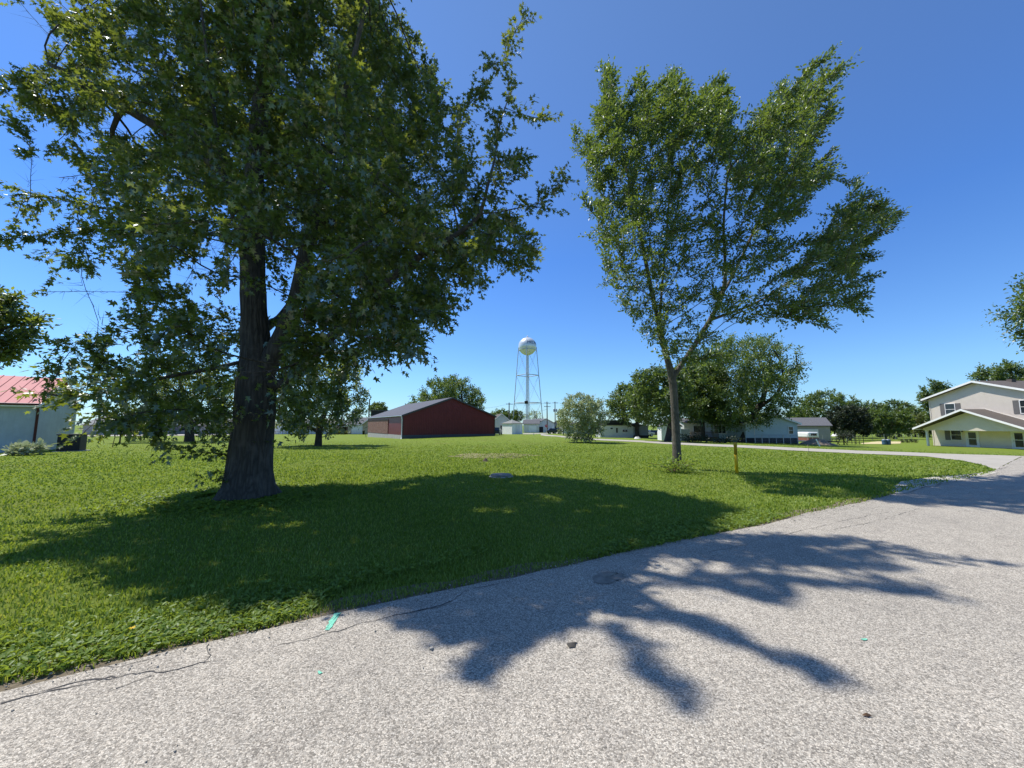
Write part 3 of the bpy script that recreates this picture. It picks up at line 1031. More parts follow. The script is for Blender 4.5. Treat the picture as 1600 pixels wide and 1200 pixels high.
def near_maple():
    b = np.array(maple_b)
    root = empty('maple_tree', maple_b, 'large dark maple with a thick trunk on the lawn, nearest of all trees', 'tree')
    r = np.random.default_rng(2)

    def env(P):
        z = P[:, 2] / 17.5
        rad = 8.0 * np.clip(1 - np.abs((z - .42) / .62) ** 2.2, 0, 1) ** .5
        return np.hypot(P[:, 0] - b[0], P[:, 1] - b[1]) < rad
    def env0(P, e=env):
        u, v = proj(P)
        front = (P[:, 1] < b[1] + .3) & (u > 356) & (u < 444) & (v > 400) & (v < 760)
        return e(P) & ~front
    env = env0
    A = carve(b, MAPLE_SIL, MAPLE_SHA, HOLES_M, 4600, 8.5, .9, 18, seed=3, env=env, cut=-.30, lump=.8)
    ex = [((760, 335), (886, 282), 14, 7.3, 7.1), ((840, 330), (868, 352), 5, 7.1, 7.0), ((760, 190), (872, 190), 12, 7.8, 7.6), ((780, 60), (838, -10), 8, 7.6, 7.3), ((740, 110), (800, 100), 7, 7.5, 7.4), ((740, 330), (858, 352), 12, 7.4, 7.2), ((760, 390), (850, 402), 10, 7.6, 7.5),
          ((620, 500), (690, 470), 7, 7.8, 7.7), ((600, 480), (664, 545), 9, 8.0, 7.9), ((520, 560), (577, 588), 7, 8.4, 8.4),
          ((300, 665), (248, 712), 9, 8.1, 8.0), ((300, 690), (332, 742), 9, 8.2, 8.3), ((425, 640), (432, 705), 8, 8.3, 8.35),
          ((140, 590), (30, 628), 12, 7.4, 7.2), ((150, 640), (62, 650), 10, 7.2, 7.1), ((170, 640), (105, 690), 12, 7.4, 7.3), ((300, 640), (180, 676), 12, 7.9, 7.5), ((20, 300), (0, 395), 6, 7.4, 7.4), ((100, 110), (12, 118), 6, 7.0, 6.9), ((250, 335), (50, 312), 26, 7.9, 7.3), ((240, 280), (110, 335), 16, 7.8, 7.4), ((220, 230), (20, 150), 26, 7.9, 7.4), ((180, 150), (0, 90), 22, 7.6, 7.1), ((200, 380), (0, 335), 22, 7.8, 7.3), ((230, 160), (60, 215), 16, 7.8, 7.3), ((180, 420), (60, 395), 10, 7.7, 7.3), ((310, 515), (90, 560), 24, 8.0, 7.4), ((290, 560), (70, 600), 24, 7.9, 7.3), ((230, 480), (110, 520), 14, 7.9, 7.5), ((260, 610), (60, 640), 18, 7.7, 7.2), ((390, 400), (420, 310), 8, 8.2, 8.0), ((380, 330), (350, 400), 8, 8.2, 8.0), ((430, 470), (400, 430), 6, 8.2, 8.1)]
    A = np.concatenate([A] + [dash(p, q, n, y0, y1, .07, r) for p, q, n, y0, y1 in ex])
    a_ = lambda px, py, Y: np.array(at(px, py, Y))
    D = .3
    ft = a_(402, 600, 8.7)
    t0 = b + np.array([0, 0, -.25])
    ch = [(None, chain([t0, a_(387, 760, 8.7), a_(394, 690, 8.7), ft], D))]
    for pts in ([ft, a_(398, 520, 8.7), a_(394, 400, 8.6), a_(398, 250, 8.5), a_(420, 60, 8.3), a_(450, -260, 7.9)],
                [ft, a_(425, 560, 8.7), a_(462, 470, 8.5), a_(490, 330, 8.3), a_(545, 120, 8), a_(610, -150, 7.4)],
                [ft, a_(450, 602, 8.5), a_(500, 545, 8.0), a_(560, 480, 7.6), a_(640, 410, 7.2), a_(740, 350, 6.9)],
                [a_(394, 380, 8.6), a_(350, 364, 8.5), a_(290, 366, 8.2), a_(210, 330, 7.9), a_(90, 310, 7.5)],
                [a_(398, 450, 8.65), a_(360, 330, 8.0), a_(330, 150, 7.2), a_(300, -120, 6.4)],
                [a_(396, 330, 8.55), a_(330, 250, 8.4), a_(215, 180, 8.1), a_(60, 90, 7.6)],
                [a_(400, 560, 8.7), a_(340, 575, 8.3), a_(250, 590, 7.8), a_(150, 620, 7.4)],
                [a_(398, 520, 8.7), b + np.array([-.8, 2.0, 4.6]), b + np.array([-1.2, 4.5, 7.0])],
                [a_(490, 330, 8.3), b + np.array([2.6, 2.6, 6.2]), b + np.array([4.5, 3.8, 8.2])]):
        ch.append((pts[0], chain(pts, D)))
    nodes, par = colonise(ch, A, D, 1.7, .42, 120, (0, 0, .05), r)
    shoots = (((960, 985), (1068, 1094), 12.3, 12.0), ((1000, 945), (1120, 990), 12.6, 12.8), ((1120, 990), (1308, 1066), 12.8, 13.0), ((840, 990), (732, 1062), 9.9, 9.2), ((900, 970), (780, 1012), 10.5, 10),
              ((1180, 900), (1434, 932), 14.5, 15), ((1150, 905), (1300, 915), 14.3, 14.5), ((1220, 880), (1397, 886), 15, 15.3), ((1240, 868), (1380, 874), 15.2, 15.5), ((1240, 858), (1427, 862), 15.3, 15.8), ((1200, 845), (1330, 842), 15.3, 15.8), ((1100, 900), (1208, 944), 13.6, 13.8), ((1060, 925), (1215, 925), 13.4, 13.6), ((980, 960), (1090, 972), 12.5, 12.7),
              ((740, 975), (640, 972), 9.4, 9.0), ((760, 985), (705, 1004), 9.5, 9.3), ((460, 850), (5, 878), 5.4, 4.6), ((420, 895), (150, 905), 6.2, 5.4), ((360, 800), (100, 842), 4.6, 4.0))
    nodes, par = sprays(nodes, par, 420, b + np.array([0, 0, 5.0]), (0, 0, .25), .5, 1.5, r, MAPLE_SIL2, HOLES_M, MAPLE_SHA)
    nfirst = len(nodes)
    for p, q, h0, h1 in shoots:
        n = 9
        S_ = [np.array(gp(p[0] + (q[0] - p[0]) * k / n, p[1] + (q[1] - p[1]) * k / n)) + SUN * ((h0 + (h1 - h0) * k / n) / SUN[2]) for k in range(n + 1)]
        pr = int(np.linalg.norm(nodes[:nfirst] - S_[0], axis=1).argmin())
        new = chain([nodes[pr]] + S_, .16)[1:]
        for c_ in new:
            nodes = np.concatenate([nodes, (c_ + r.normal(0, .02, 3))[None]]); par = np.append(par, pr); pr = len(nodes) - 1
    rad, has = radii(par, .385, .0055, 0)
    zb = b[2]

    def flare(p, W, rr):
        z = max(0, p[2] - zb)
        k = 1 + .24 * math.exp(-z / .8) + .34 * math.exp(-z / .22) * (1 + .6 * np.sin(5 * W + .7) + .35 * np.sin(3 * W + 2))
        k = k * (1 + .035 * np.sin(17 * W + 1.3 * np.sin(z * 2.1)) + .02 * np.sin(31 * W + z * 1.7) + .02 * np.sin(7 * W + z * 3.1))
        return rr * k
    limb_mesh(nodes - b, par, rad, 'trunk', M['bark'], root, .0, lambda p, W, rr: flare(p + b, W, rr), (72, 10, 5, 3))
    rc = rad.copy(); rc[nfirst:] = 1
    P, Dv, N, S, tb, td, tl = twig_leaves(nodes, par, rc, .016, 5, 10, .36, .098, .9, .2, (0, 0, .05), 5)
    rc = np.ones_like(rad); rc[nfirst:] = rad[nfirst:]
    ex2 = twig_leaves(nodes, par, rc, .05, 5, 6, .13, .092, .9, .1, (0, 0, .02), 15)
    P, Dv, N, S, tb, td, tl = [np.concatenate(z) for z in zip((P, Dv, N, S, tb, td, tl), ex2)]
    u, v = proj(P)
    keep = ~((P[:, 1] < b[1] + .2) & (u > 358) & (u < 442) & (v > 300) & (v < 770) & (np.random.default_rng(3).random(len(P)) < np.clip((v - 300) / 200, .1, .85)))
    for (hx, hy, rx, ry) in HOLES_M: keep &= ((u - hx) / rx) ** 2 + ((v - hy) / ry) ** 2 > .75 + .3 * np.random.default_rng(8).random(len(P))
    Q = P - SUN[None] * (P[:, 2:3] / SUN[2])
    su, sv = proj(Q); Q1 = Q[:, 1] > .9
    lit = inpoly(su, sv, [(985, 882), (1062, 874), (1092, 900), (1140, 935), (1190, 962), (1100, 950), (1015, 934), (985, 915)])
    for hx, hy, rx, ry in ((835, 945, 38, 12), (905, 922, 24, 9), (760, 930, 26, 8), (1160, 868, 40, 5), (1240, 893, 60, 5), (1000, 850, 34, 8), (620, 930, 40, 10), (330, 905, 60, 12), (420, 860, 40, 6), (200, 872, 60, 8), (520, 880, 44, 7), (640, 860, 36, 6), (760, 800, 46, 5), (900, 820, 50, 6), (480, 820, 40, 4), (700, 900, 34, 8), (960, 790, 50, 4), (1180, 850, 55, 5), (1100, 848, 45, 6), (1300, 859, 60, 4), (1320, 900, 60, 7), (900, 945, 26, 10), (990, 955, 30, 7), (720, 962, 20, 6)): lit |= ((su - hx) / rx) ** 2 + ((sv - hy) / ry) ** 2 < 1
    keep &= ~(Q1 & lit & ((v < 0) | (P[:, 2] > 8)) & (np.random.default_rng(9).random(len(P)) < .9))
    print('maple nodes', len(nodes), 'leaves', keep.sum())
    inst('crown', MAPLE_V, MAPLE_F, P[keep] - b, Dv[keep], N[keep], S[keep], M['maple'], root)
    twig_mesh(tb - b, td, tl, .22, .0035, M['bark'], root)


ELM_SIL2 = [(1040, 600), (930, 480), (900, 400), (885, 250), (900, 150), (935, 105), (1000, 120), (1046, 95), (1080, 150), (1128, 118), (1142, 205), (1165, 225), (1190, 172), (1240, 110), (1315, 62), (1312, 130), (1290, 200), (1300, 260), (1292, 300), (1236, 346), (1218, 385), (1250, 382), (1296, 325), (1330, 276), (1400, 335), (1360, 440), (1350, 500), (1240, 520), (1150, 535), (1100, 590)]


def near_elm():
    b = np.array(elm_b)
    root = empty('elm_tree', elm_b, 'slender wind swept elm leaning right on the lawn beside a yellow post', 'tree')
    r = np.random.default_rng(4)
    free = lambda su, sv: (su > 1590) & (sv > 742) & (sv < 835)

    def env(P):
        return np.hypot((P[:, 0] - b[0] - 1.2) / 6.2, (P[:, 1] - b[1]) / 4.6) < 1
    A = carve(b, ELM_SIL, ELM_SHA, [(1120, 280, 14, 12), (1115, 492, 26, 9), (1195, 372, 22, 8), (1075, 450, 7, 30), (1215, 425, 14, 10), (1180, 470, 14, 8), (1030, 255, 7, 10)], 2500, 7.5, 2.6, 17, (1.2, 0), seed=6, lump=.9, cut=-.46, shafree=free, env=env)
    ex = [((1230, 165), (1302, 75), 16, 14.6, 14.6), ((1240, 190), (1306, 114), 11, 14.6, 14.6), ((1240, 230), (1284, 190), 8, 14.5, 14.5), ((1270, 440), (1396, 343), 18, 13.8, 13.6), ((1290, 340), (1372, 296), 12, 13.9, 13.8), ((1300, 320), (1335, 282), 6, 13.9, 13.8), ((1270, 460), (1356, 432), 11, 13.9, 13.8), ((1250, 490), (1345, 468), 12, 13.9, 13.8),
          ((1220, 490), (1300, 508), 8, 14, 14), ((960, 190), (945, 120), 9, 14, 14), ((1050, 170), (1046, 105), 9, 14, 14), ((1010, 210), (1000, 135), 9, 14, 14), ((1100, 180), (1126, 128), 8, 14.2, 14.2), ((925, 260), (895, 245), 5, 13.8, 13.8), ((920, 380), (912, 372), 4, 13.8, 13.8), ((1230, 290), (1300, 272), 9, 14.3, 14.2), ((1080, 560), (1110, 540), 5, 14.2, 14.2)]
    A = np.concatenate([A] + [dash(p, q, n, y0, y1, .06, r) for p, q, n, y0, y1 in ex])
    a_ = lambda px, py, Y: np.array(at(px, py, Y))
    D = .3
    Y0 = b[1]
    ft = a_(1051, 590, Y0)
    ch = [(None, chain([b + np.array([0, 0, -.2]), a_(1057, 690, Y0), a_(1054, 630, Y0), ft], D))]
    for pts in ([ft, a_(1038, 545, Y0), a_(1015, 440, Y0 - .2), a_(990, 310, Y0 - .3), a_(962, 190, Y0 - .4)],
                [a_(1030, 505, Y0), a_(1040, 380, Y0 + .3), a_(1050, 260, Y0 + .3), a_(1060, 150, Y0 + .2)],
                [ft, a_(1072, 560, Y0), a_(1110, 500, Y0 + .1), a_(1160, 400, Y0 + .3), a_(1210, 290, Y0 + .4), a_(1262, 160, Y0 + .5)],
                [a_(1110, 500, Y0 + .1), a_(1180, 475, Y0 - .2), a_(1250, 430, Y0 - .4), a_(1320, 380, Y0 - .5)],
                [a_(1135, 450, Y0), a_(1130, 350, Y0 - .8), a_(1140, 230, Y0 - 1.4)]):
        ch.append((pts[0], chain(pts, D)))
    nodes, par = colonise(ch, A, D, 1.6, .4, 120, (.16, 0, .16), r)
    nodes, par = sprays(nodes, par, 260, b + np.array([-1, 0, 6.0]), (.55, 0, .42), .4, 1.3, r, ELM_SIL2, [(1165, 185, 17, 34), (1238, 362, 26, 13)], ELM_SHA)
    rad, has = radii(par, .138, .0045, 0)
    zb = b[2]

    def flare(p, W, rr):
        z = max(0, p[2] - zb)
        return rr * (1 + .35 * math.exp(-z / .3)) * (1 + .03 * np.sin(9 * W + z) + .03 * np.sin(4 * W + 2 * z))
    limb_mesh(nodes - b, par, rad, 'trunk', M['elm_bark'], root, .0, lambda p, W, rr: flare(p + b, W, rr), (28, 9, 5, 3), (.12, .05, .016))
    P, Dv, N, S, tb, td, tl = twig_leaves(nodes, par, rad, .0115, 5, 10, .34, .098, .9, .04, (.42, -.02, .32), 6, .55)
    u, v = proj(P)
    keep = v < 585
    print('elm nodes', len(nodes), 'leaves', keep.sum())
    inst('crown', ELM_V, ELM_F, P[keep] - b, Dv[keep], N[keep], S[keep], M['elm'], root)
    twig_mesh(tb - b, td, tl, .04, .003, M['elm_bark'], root)


near_maple()
near_elm()

# ================================================================== OTHER TREES


def ftree(name, label, px, by, ty, wpx, cb, mat, cat='tree', Y=None, leaves=5000, ls=.3, seed=1, natt=260, shape=.8, skew=0.0, cut=-.5, trunk=None, group=None, cen=None, multi=1, bark='far_bark', top_t=.0, depth=1.0, twl=None, dens=1.9):
    """px: trunk foot; by/ty: rows of foot and top; wpx: width of the crown; cb: row of the crown's lower edge; cen: column of the crown's middle"""
    r = np.random.default_rng(seed)
    if Y is None: b = gp(px, by)
    else:
        p = at(px, 660, Y); b = Vector((p.x, p.y, tz(p.x, p.y)))
    Y = b.y
    root = empty(name, b, label, cat, 0, group)
    h = at(px, ty, Y).z - b.z
    c0 = max(.1, at(px, cb, Y).z - b.z)
    w = wpx * Y / F
    cx = 0.0 if cen is None else (cen - px) * Y / F
    hz = (h - c0) / 2; mid = (h + c0) / 2
    A = np.zeros((0, 3))
    while len(A) < natt:
        P = np.column_stack([r.uniform(-1.15, 1.15, 3000), r.uniform(-1.15, 1.15, 3000), r.uniform(-1.05, 1.05, 3000)])
        t = np.clip((P[:, 2] - top_t), -1, 1)
        rad = np.clip(1 - np.abs(t) ** 2.2, 0, 1) ** shape
        q = np.hypot(P[:, 0], P[:, 1])
        n1 = lumps(P * np.array([1, 1, 1.2]), seed + 2, 3.2)
        ok = (q < rad * (1.0 + .13 * n1)) & (lumps(P, seed + 5, 4.2) > cut)
        A = np.concatenate([A, P[ok]])
    A = A[:natt] * np.array([w / 2, w / 2 * depth, hz]) + np.array([cx, 0, mid])
    A[:, 0] += skew * (A[:, 2] - c0)
    D = max(.25, h / 17)
    ch = []
    tr = trunk or h * .025
    for k in range(multi):
        if multi == 1: pts = [np.array([0, 0, -.3]), np.array([cx * .15, 0, max(c0 * .9, h * .2)])]
        else:
            a = 2 * PI * k / multi + r.uniform(-.4, .4)
            pts = [np.array([.12 * math.cos(a), .12 * math.sin(a), -.2]), np.array([math.cos(a) * w * .16 + cx * .3, math.sin(a) * w * .14, max(c0, h * .3)])]
            if multi > 4: pts[1] = np.array([math.cos(a) * w * .2, math.sin(a) * w * .2, h * .4]); pts.append(np.array([math.cos(a) * w * .27, math.sin(a) * w * .27, h * .62]))
        ch.append((None, chain(pts, D)))
    nodes, par = colonise(ch, A, D, D * 6, D * .9, 90, (0, 0, .12), r)
    rad, has = radii(par, tr, max(.012, tr * .05), 0)
    limb_mesh(nodes, par, rad, 'trunk', M[bark], root, 0, lambda p, W, rr: rr * (1 + .3 * math.exp(-max(0, p[2]) / (tr * 1.2)) + .04 * np.sin(5 * W)), (10, 7, 5, 3), (tr * .5, tr * .2, tr * .08))
    thin = np.percentile(rad, 72)
    nt_ = int(((rad <= thin * 1.001) & (par >= 0)).sum())
    nlf = 8
    ntw = max(1, int(round(leaves * dens / (nt_ * nlf))))
    P, Dv, N, S, tb, td, tl = twig_leaves(nodes, par, rad, thin * 1.01, ntw, nlf, twl or D * 1.25, ls, .9, .08, (.10, 0, .12), seed + 3)
    k = P[:, 2] > c0 * .8
    inst('crown', ELM_V, ELM_F, P[k], Dv[k], N[k], S[k], M[mat], root)
    return root


GB = 'trees beyond the lawn'
ftree('maple_tree', 'leafy maple at the left edge with its crown over the red roofed shed', -125, 0, 440, 270, 584, 'maple', Y=37, leaves=9000, ls=.42, seed=41, natt=420, cen=-95, shape=.5, depth=.3)
ftree('lawn_tree', 'dark mid lawn tree behind the big maple at right of its trunk', 497, 697, 545, 150, 690, 'maple', leaves=9000, ls=.21, seed=42, natt=420, trunk=.25, cen=500, shape=.55, cut=-.8)
ftree('lawn_tree', 'dark mid lawn tree seen left of the big maple trunk', 296, 690, 560, 170, 672, 'maple', leaves=7000, ls=.24, seed=43, natt=380, trunk=.42, cen=285, shape=.55)
GS = 'staked saplings'
ftree('sapling', 'staked sapling nearest the leaning stake', 187, 692.5, 640, 36, 680, 'dark_leaf', leaves=1500, ls=.2, seed=44, natt=120, trunk=.06, group=GS)
ftree('sapling', 'middle one of three staked saplings on the left lawn', 208, 689, 652, 26, 678, 'yellow_leaf', leaves=1300, ls=.2, seed=45, natt=120, trunk=.06, group=GS)
ftree('sapling', 'sapling farthest from the leaning stake, nearest the lawn tree', 225, 687.3, 650, 28, 677, 'yellow_leaf', leaves=1300, ls=.2, seed=46, natt=120, trunk=.06, group=GS)
ftree('shade_tree', 'broad open crowned tree rising behind the red barn', 705, 0, 588, 112, 652, 'far_leaf', Y=92, leaves=9000, ls=.42, seed=47, natt=420, trunk=.75, cut=-.25, multi=4, cen=704, shape=.55)
ftree('shade_tree', 'small tree peeking over the left roof slope of the red barn', 645, 0, 627, 26, 650, 'far_leaf', Y=110, leaves=1500, ls=.45, seed=48, natt=90)
ftree('shade_tree', 'round dark tree behind the flat roofed dark brick building', 589, 0, 629, 27, 652, 'far_leaf', Y=120, leaves=2200, ls=.45, seed=49, natt=110)
ftree('shade_tree', 'tree behind the pole between the barn and the pump house', 787, 0, 640, 27, 662, 'far_leaf', Y=150, leaves=1800, ls=.55, seed=50, natt=110)
ftree('shade_tree', 'sparse tree left of the pole beside the barn roof end', 776, 0, 638, 22, 660, 'far_leaf', Y=160, leaves=700, ls=.5, seed=51, natt=90, cut=0.0)
ftree('shade_tree', 'tree behind the left leg of the water tower', 807, 0, 641, 22, 662, 'far_leaf', Y=165, leaves=1600, ls=.55, seed=52, natt=100)
ftree('bare_tree', 'thin nearly bare tree behind the water tower legs', 832, 0, 640, 34, 660, 'silver_leaf', Y=165, leaves=130, ls=.4, seed=53, natt=140, trunk=.3, multi=2)
ftree('ornamental_tree', 'pale green multi stemmed round tree beside the lane', 912, 691.5, 610, 76, 699, 'silver_leaf', leaves=9000, ls=.17, seed=54, natt=500, multi=7, trunk=.07, cut=-.45, top_t=-.1, shape=.55, bark='elm_bark')
ftree('yard_tree', 'small yellowish tree left of the pale round tree', 880, 0, 655, 22, 672, 'yellow_leaf', Y=85, leaves=900, ls=.3, seed=55, natt=90)
ftree('yard_tree', 'left yard tree hanging over the black roofed mobile home', 996, 684, 596, 86, 668, 'far_leaf', leaves=6500, ls=.34, seed=56, natt=380, trunk=.3, cen=993, shape=.5)
ftree('yard_tree', 'yard tree with a dark forked trunk directly left of the elm trunk', 1041, 690, 572, 92, 668, 'far_leaf', leaves=7500, ls=.29, seed=57, natt=420, trunk=.42, multi=2, cen=1033, shape=.5, cut=-.8)
ftree('yard_tree', 'yard tree between the elm trunk and the largest yard tree', 1098, 0, 558, 84, 664, 'far_leaf', Y=50, leaves=9500, ls=.30, seed=58, natt=380, trunk=.25, cen=1095, shape=.5, cut=-.8)
ftree('yard_tree', 'largest yard tree, dense and spreading before the pale blue house', 1157, 691, 519, 172, 670, 'far_leaf', leaves=25000, ls=.26, seed=59, natt=800, trunk=.50, multi=3, cen=1154, shape=.45, cut=-.75)
for a in (
        ('green tree behind the grey shed roof', 1248, 636, 34, 668, 105, 'far_leaf', 1800, .5),
        ('tall rounded tree right of the grey shed', 1288, 611, 80, 676, 90, 'far_leaf', 5500, .42),
        ('dark purplish tree behind the playground frame', 1326, 634, 62, 682, 72, 'dark_leaf', 5500, .34),
        ('green tree filling the gap behind the dark purplish tree', 1352, 625, 60, 678, 100, 'far_leaf', 3500, .46),
        ('dense low tree right of the dark purplish tree', 1382, 640, 66, 683, 82, 'far_leaf', 5000, .36),
        ('tall tree behind the dense low tree at the field edge', 1402, 625, 50, 676, 104, 'far_leaf', 3500, .46),
        ('tree between the field edge row and the beige house', 1428, 637, 44, 680, 100, 'far_leaf', 2600, .45),
        ('yellow green bush like tree beside the beige house corner', 1441, 645, 26, 684, 95, 'yellow_leaf', 1500, .4),
        ('tree showing above the left roof slope of the beige house', 1468, 595, 38, 660, 80, 'far_leaf', 3800, .38),
        ('tree above the beige house ridge, left one', 1553, 574, 44, 640, 75, 'far_leaf', 3000, .36),
        ('tree above the beige house ridge, right one', 1590, 566, 52, 640, 70, 'far_leaf', 3600, .36)):
    lab, px, ty, w, cb, Y, mt, n, ls = a
    ftree('field_tree', lab, px, 0, ty, w * 1.12, cb, mt, Y=Y, leaves=int(n * 1.3), ls=ls, seed=60 + px % 37, natt=300, shape=.42, cut=-.9, group=GB, depth=.6)
ftree('shade_tree', 'dark tree with drooping branch tips at the right edge of the view', 1690, 0, 415, 160, 566, 'elm', Y=25, leaves=9000, ls=.2, seed=90, natt=420, trunk=.4, shape=.6, cut=-.45, depth=.4)

# shrubs, suckers


def shrub(name, label, px, by, w, h, mat, leaves, ls, seed, cat='shrub', stems=7, Y=None, long=1.0, group=None):
    b = gp(px, by) if Y is None else Vector((at(px, 660, Y).x, Y, tz(at(px, 660, Y).x, Y)))
    root = empty(name, b, label, cat, 0, group)
    r = np.random.default_rng(seed)
    mb = MB(); tips = []
    for k in range(stems):
        a = 2 * PI * k / stems + r.uniform(-.3, .3); q = r.uniform(.2, 1) * w / 2
        tp = Vector((math.cos(a) * q * long, math.sin(a) * q, h * r.uniform(.55, 1)))
        mb.tube([(math.cos(a) * .04, math.sin(a) * .04, -.05), tp * .5 + Vector((0, 0, h * .1)), tp], [.012 + h * .006, .008 + h * .003, .004], 5)
        tips.append(tp)
    mb.build('stem', M['wood'], root)
    P = []
    for k in range(leaves):
        tp = tips[r.integers(len(tips))]; u = r.uniform(.2, 1.05)
        P.append(np.array(tp) * u + r.normal(0, .11 * w, 3) * np.array([1, 1, .6 * h / w + .2]))
    P = np.array(P); P[:, 2] = np.abs(P[:, 2]) + .02
    D = unit(P * np.array([1, 1, .5])) + r.normal(0, .5, P.shape); N = np.array([0, 0, 1]) + r.normal(0, .5, P.shape)
    inst('foliage', ELM_V, ELM_F, P, D, N, ls * r.uniform(.6, 1.2, len(P)), M[mat], root)
    return root


shrub('sucker_shoots', 'leafy sucker shoots around the foot of the slender elm', 1056, 738, 1.75, .48, 'weed', 900, .09, 5, 'brush', 16, long=1.15)
shrub('hosta', 'pale leaved hosta clump at the foot of the shed downspout', 38, 711, 1.5, .55, 'hosta', 260, .34, 6, 'plant', 12)
for i, (px, ty, lab) in enumerate(((519, 666, 'low hedge shrub nearest the mid lawn tree'), (529, 668, 'middle shrub of the low hedge before the carport'), (538, 670, 'low hedge shrub nearest the tan fence'))):
    shrub('hedge_shrub', lab, px, 0, 2.2, (676 - ty) * .15, 'yellow_leaf', 320, .34, 70 + i, 'shrub', 7, Y=94, group='hedge shrubs before the carport')
shrub('hedge_shrub', 'shrub line at the foot of the deck under the yard trees', 1085, 691, 4.5, .7, 'dark_leaf', 600, .22, 75, 'shrub', 9)
shrub('hedge_shrub', 'low dark shrub before the pale blue house', 1130, 692, 3.8, .6, 'dark_leaf', 500, .22, 76, 'shrub', 9)
for i, px in enumerate((1411, 1418, 1425, 1431)):
    shrub('border_plant', ['small border plant nearest the sand strip', 'second border plant from the sand strip', 'third border plant from the sand strip', 'small border plant nearest the beige house'][i], px, 692, .75, .5, 'dark_leaf', 120, .15, 80 + i, 'plant', 5, group='border plants')

# ================================================================== BUILDINGS


class Bld:
    """local frame: x along the near wall, y away from the viewer, z up"""
    def __init__(self, name, label, cat, C, rz, z=None, group=None):
        self.root = empty(name, (C[0], C[1], tz(C[0], C[1]) if z is None else z), label, cat, rz, group)

    def part(self, name, mb, mat, bevel=0, parent=None):
        return mb.build(name, M[mat], parent or self.root, bevel)

    def walls(self, w, d, h, rise, mat, ridge='y', z0=-.4, name='wall', x0=0.0, y0=0.0):
        mb = MB()
        X = (x0, x0 + w); Yv = (y0, y0 + d)
        if ridge == 'y':
            prof = [(X[0], z0), (X[1], z0), (X[1], h), (x0 + w / 2, h + rise), (X[0], h)]
            vs = [(p[0], Yv[0], p[1]) for p in prof] + [(p[0], Yv[1], p[1]) for p in prof]
        else:
            prof = [(Yv[1], z0), (Yv[0], z0), (Yv[0], h), (y0 + d / 2, h + rise), (Yv[1], h)]
            vs = [(X[0], p[0], p[1]) for p in prof] + [(X[1], p[0], p[1]) for p in prof]
        if rise == 0:
            prof = [prof[0], prof[1], prof[2], prof[4]]
            vs = vs[:3] + [vs[4]] + vs[5:8] + [vs[9]]
        n = len(prof)
        fs = [tuple(range(n)), tuple(range(2 * n - 1, n - 1, -1))] + [(i, i + n, (i + 1) % n + n, (i + 1) % n) for i in range(n)]
        mb.add(vs, fs)
        return self.part(name, mb, mat)

    def roof(self, w, d, h, rise, mat, ridge='y', ov=.35, og=.35, th=.12, x0=0.0, y0=0.0, ribs=0, fascia=None, name='roof', back=None):
        """two slabs with eave overhang ov and gable overhang og"""
        mb = MB(); fm = MB(); rb = MB()
        span = w if ridge == 'y' else d
        L0, L1 = -og, (d if ridge == 'y' else w) + (og if back is None else back)
        sl = rise / (span / 2)

        def pt(s, l, z):
            return (x0 + s, y0 + l, z) if ridge == 'y' else (x0 + l, y0 + s, z)
        e = .02
        A = [(-ov, h - sl * ov + e), (span / 2, h + rise + e), (span + ov, h - sl * ov + e)]
        for l0, l1, m, dz, tt in ((L0, L1, mb, 0, th),):
            vs = [pt(s, l0, z + dz) for s, z in A] + [pt(s, l0, z + dz + tt) for s, z in A] + [pt(s, l1, z + dz) for s, z in A] + [pt(s, l1, z + dz + tt) for s, z in A]
            m.add(vs, [(0, 1, 4, 3), (1, 2, 5, 4), (6, 9, 10, 7), (7, 10, 11, 8), (3, 4, 10, 9), (4, 5, 11, 10), (0, 6, 7, 1), (1, 7, 8, 2), (0, 3, 9, 6), (2, 8, 11, 5)])
        o = self.part(name, mb, mat)
        if ribs:
            k = L0 + .05
            while k < L1:
                for s0, s1 in ((-ov, span / 2), (span / 2, span + ov)):
                    z0 = h + e + th + (s0 * sl if s0 < span / 2 - .01 else rise); z1 = h + e + th + (rise if s0 < span / 2 - .01 else -sl * ov)
                    vs = [pt(s0, k, z0), pt(s0, k + .05, z0), pt(s0, k + .05, z0 + .04), pt(s0, k, z0 + .04), pt(s1, k, z1), pt(s1, k + .05, z1), pt(s1, k + .05, z1 + .04), pt(s1, k, z1 + .04)]
                    rb.add(vs, [(0, 1, 2, 3), (7, 6, 5, 4), (0, 4, 5, 1), (1, 5, 6, 2), (2, 6, 7, 3), (3, 7, 4, 0)])
                k += ribs
            ro = rb.build('seam', M[mat], o)
        if fascia:
            fh = .2
            for l0, l1 in ((L0 - .035, L0 - .003), (L1 + .003, L1 + .035)):
                vs = []
                for l in (l0, l1):
                    vs += [pt(s, l, z - fh + th) for s, z in A] + [pt(s, l, z + th + .015) for s, z in A]
                fm.add(vs, [(0, 1, 4, 3), (1, 2, 5, 4), (6, 9, 10, 7), (7, 10, 11, 8), (3, 4, 10, 9), (4, 5, 11, 10), (0, 6, 7, 1), (1, 7, 8, 2), (0, 3, 9, 6), (2, 8, 11, 5)])
            for sgn, s in ((0, -ov), (1, span + ov)):
                s0, s1 = (s - .035, s - .003) if sgn == 0 else (s + .003, s + .035)
                z = h - sl * ov + e
                vs = [pt(s0, L0, z - fh + th), pt(s1, L0, z - fh + th), pt(s1, L1, z - fh + th), pt(s0, L1, z - fh + th), pt(s0, L0, z + th), pt(s1, L0, z + th), pt(s1, L1, z + th), pt(s0, L1, z + th)]
                fm.add(vs, [(3, 2, 1, 0), (4, 5, 6, 7), (0, 1, 5, 4), (1, 2, 6, 5), (2, 3, 7, 6), (3, 0, 4, 7)])
            fm.build('fascia', M[fascia], o)
        return o

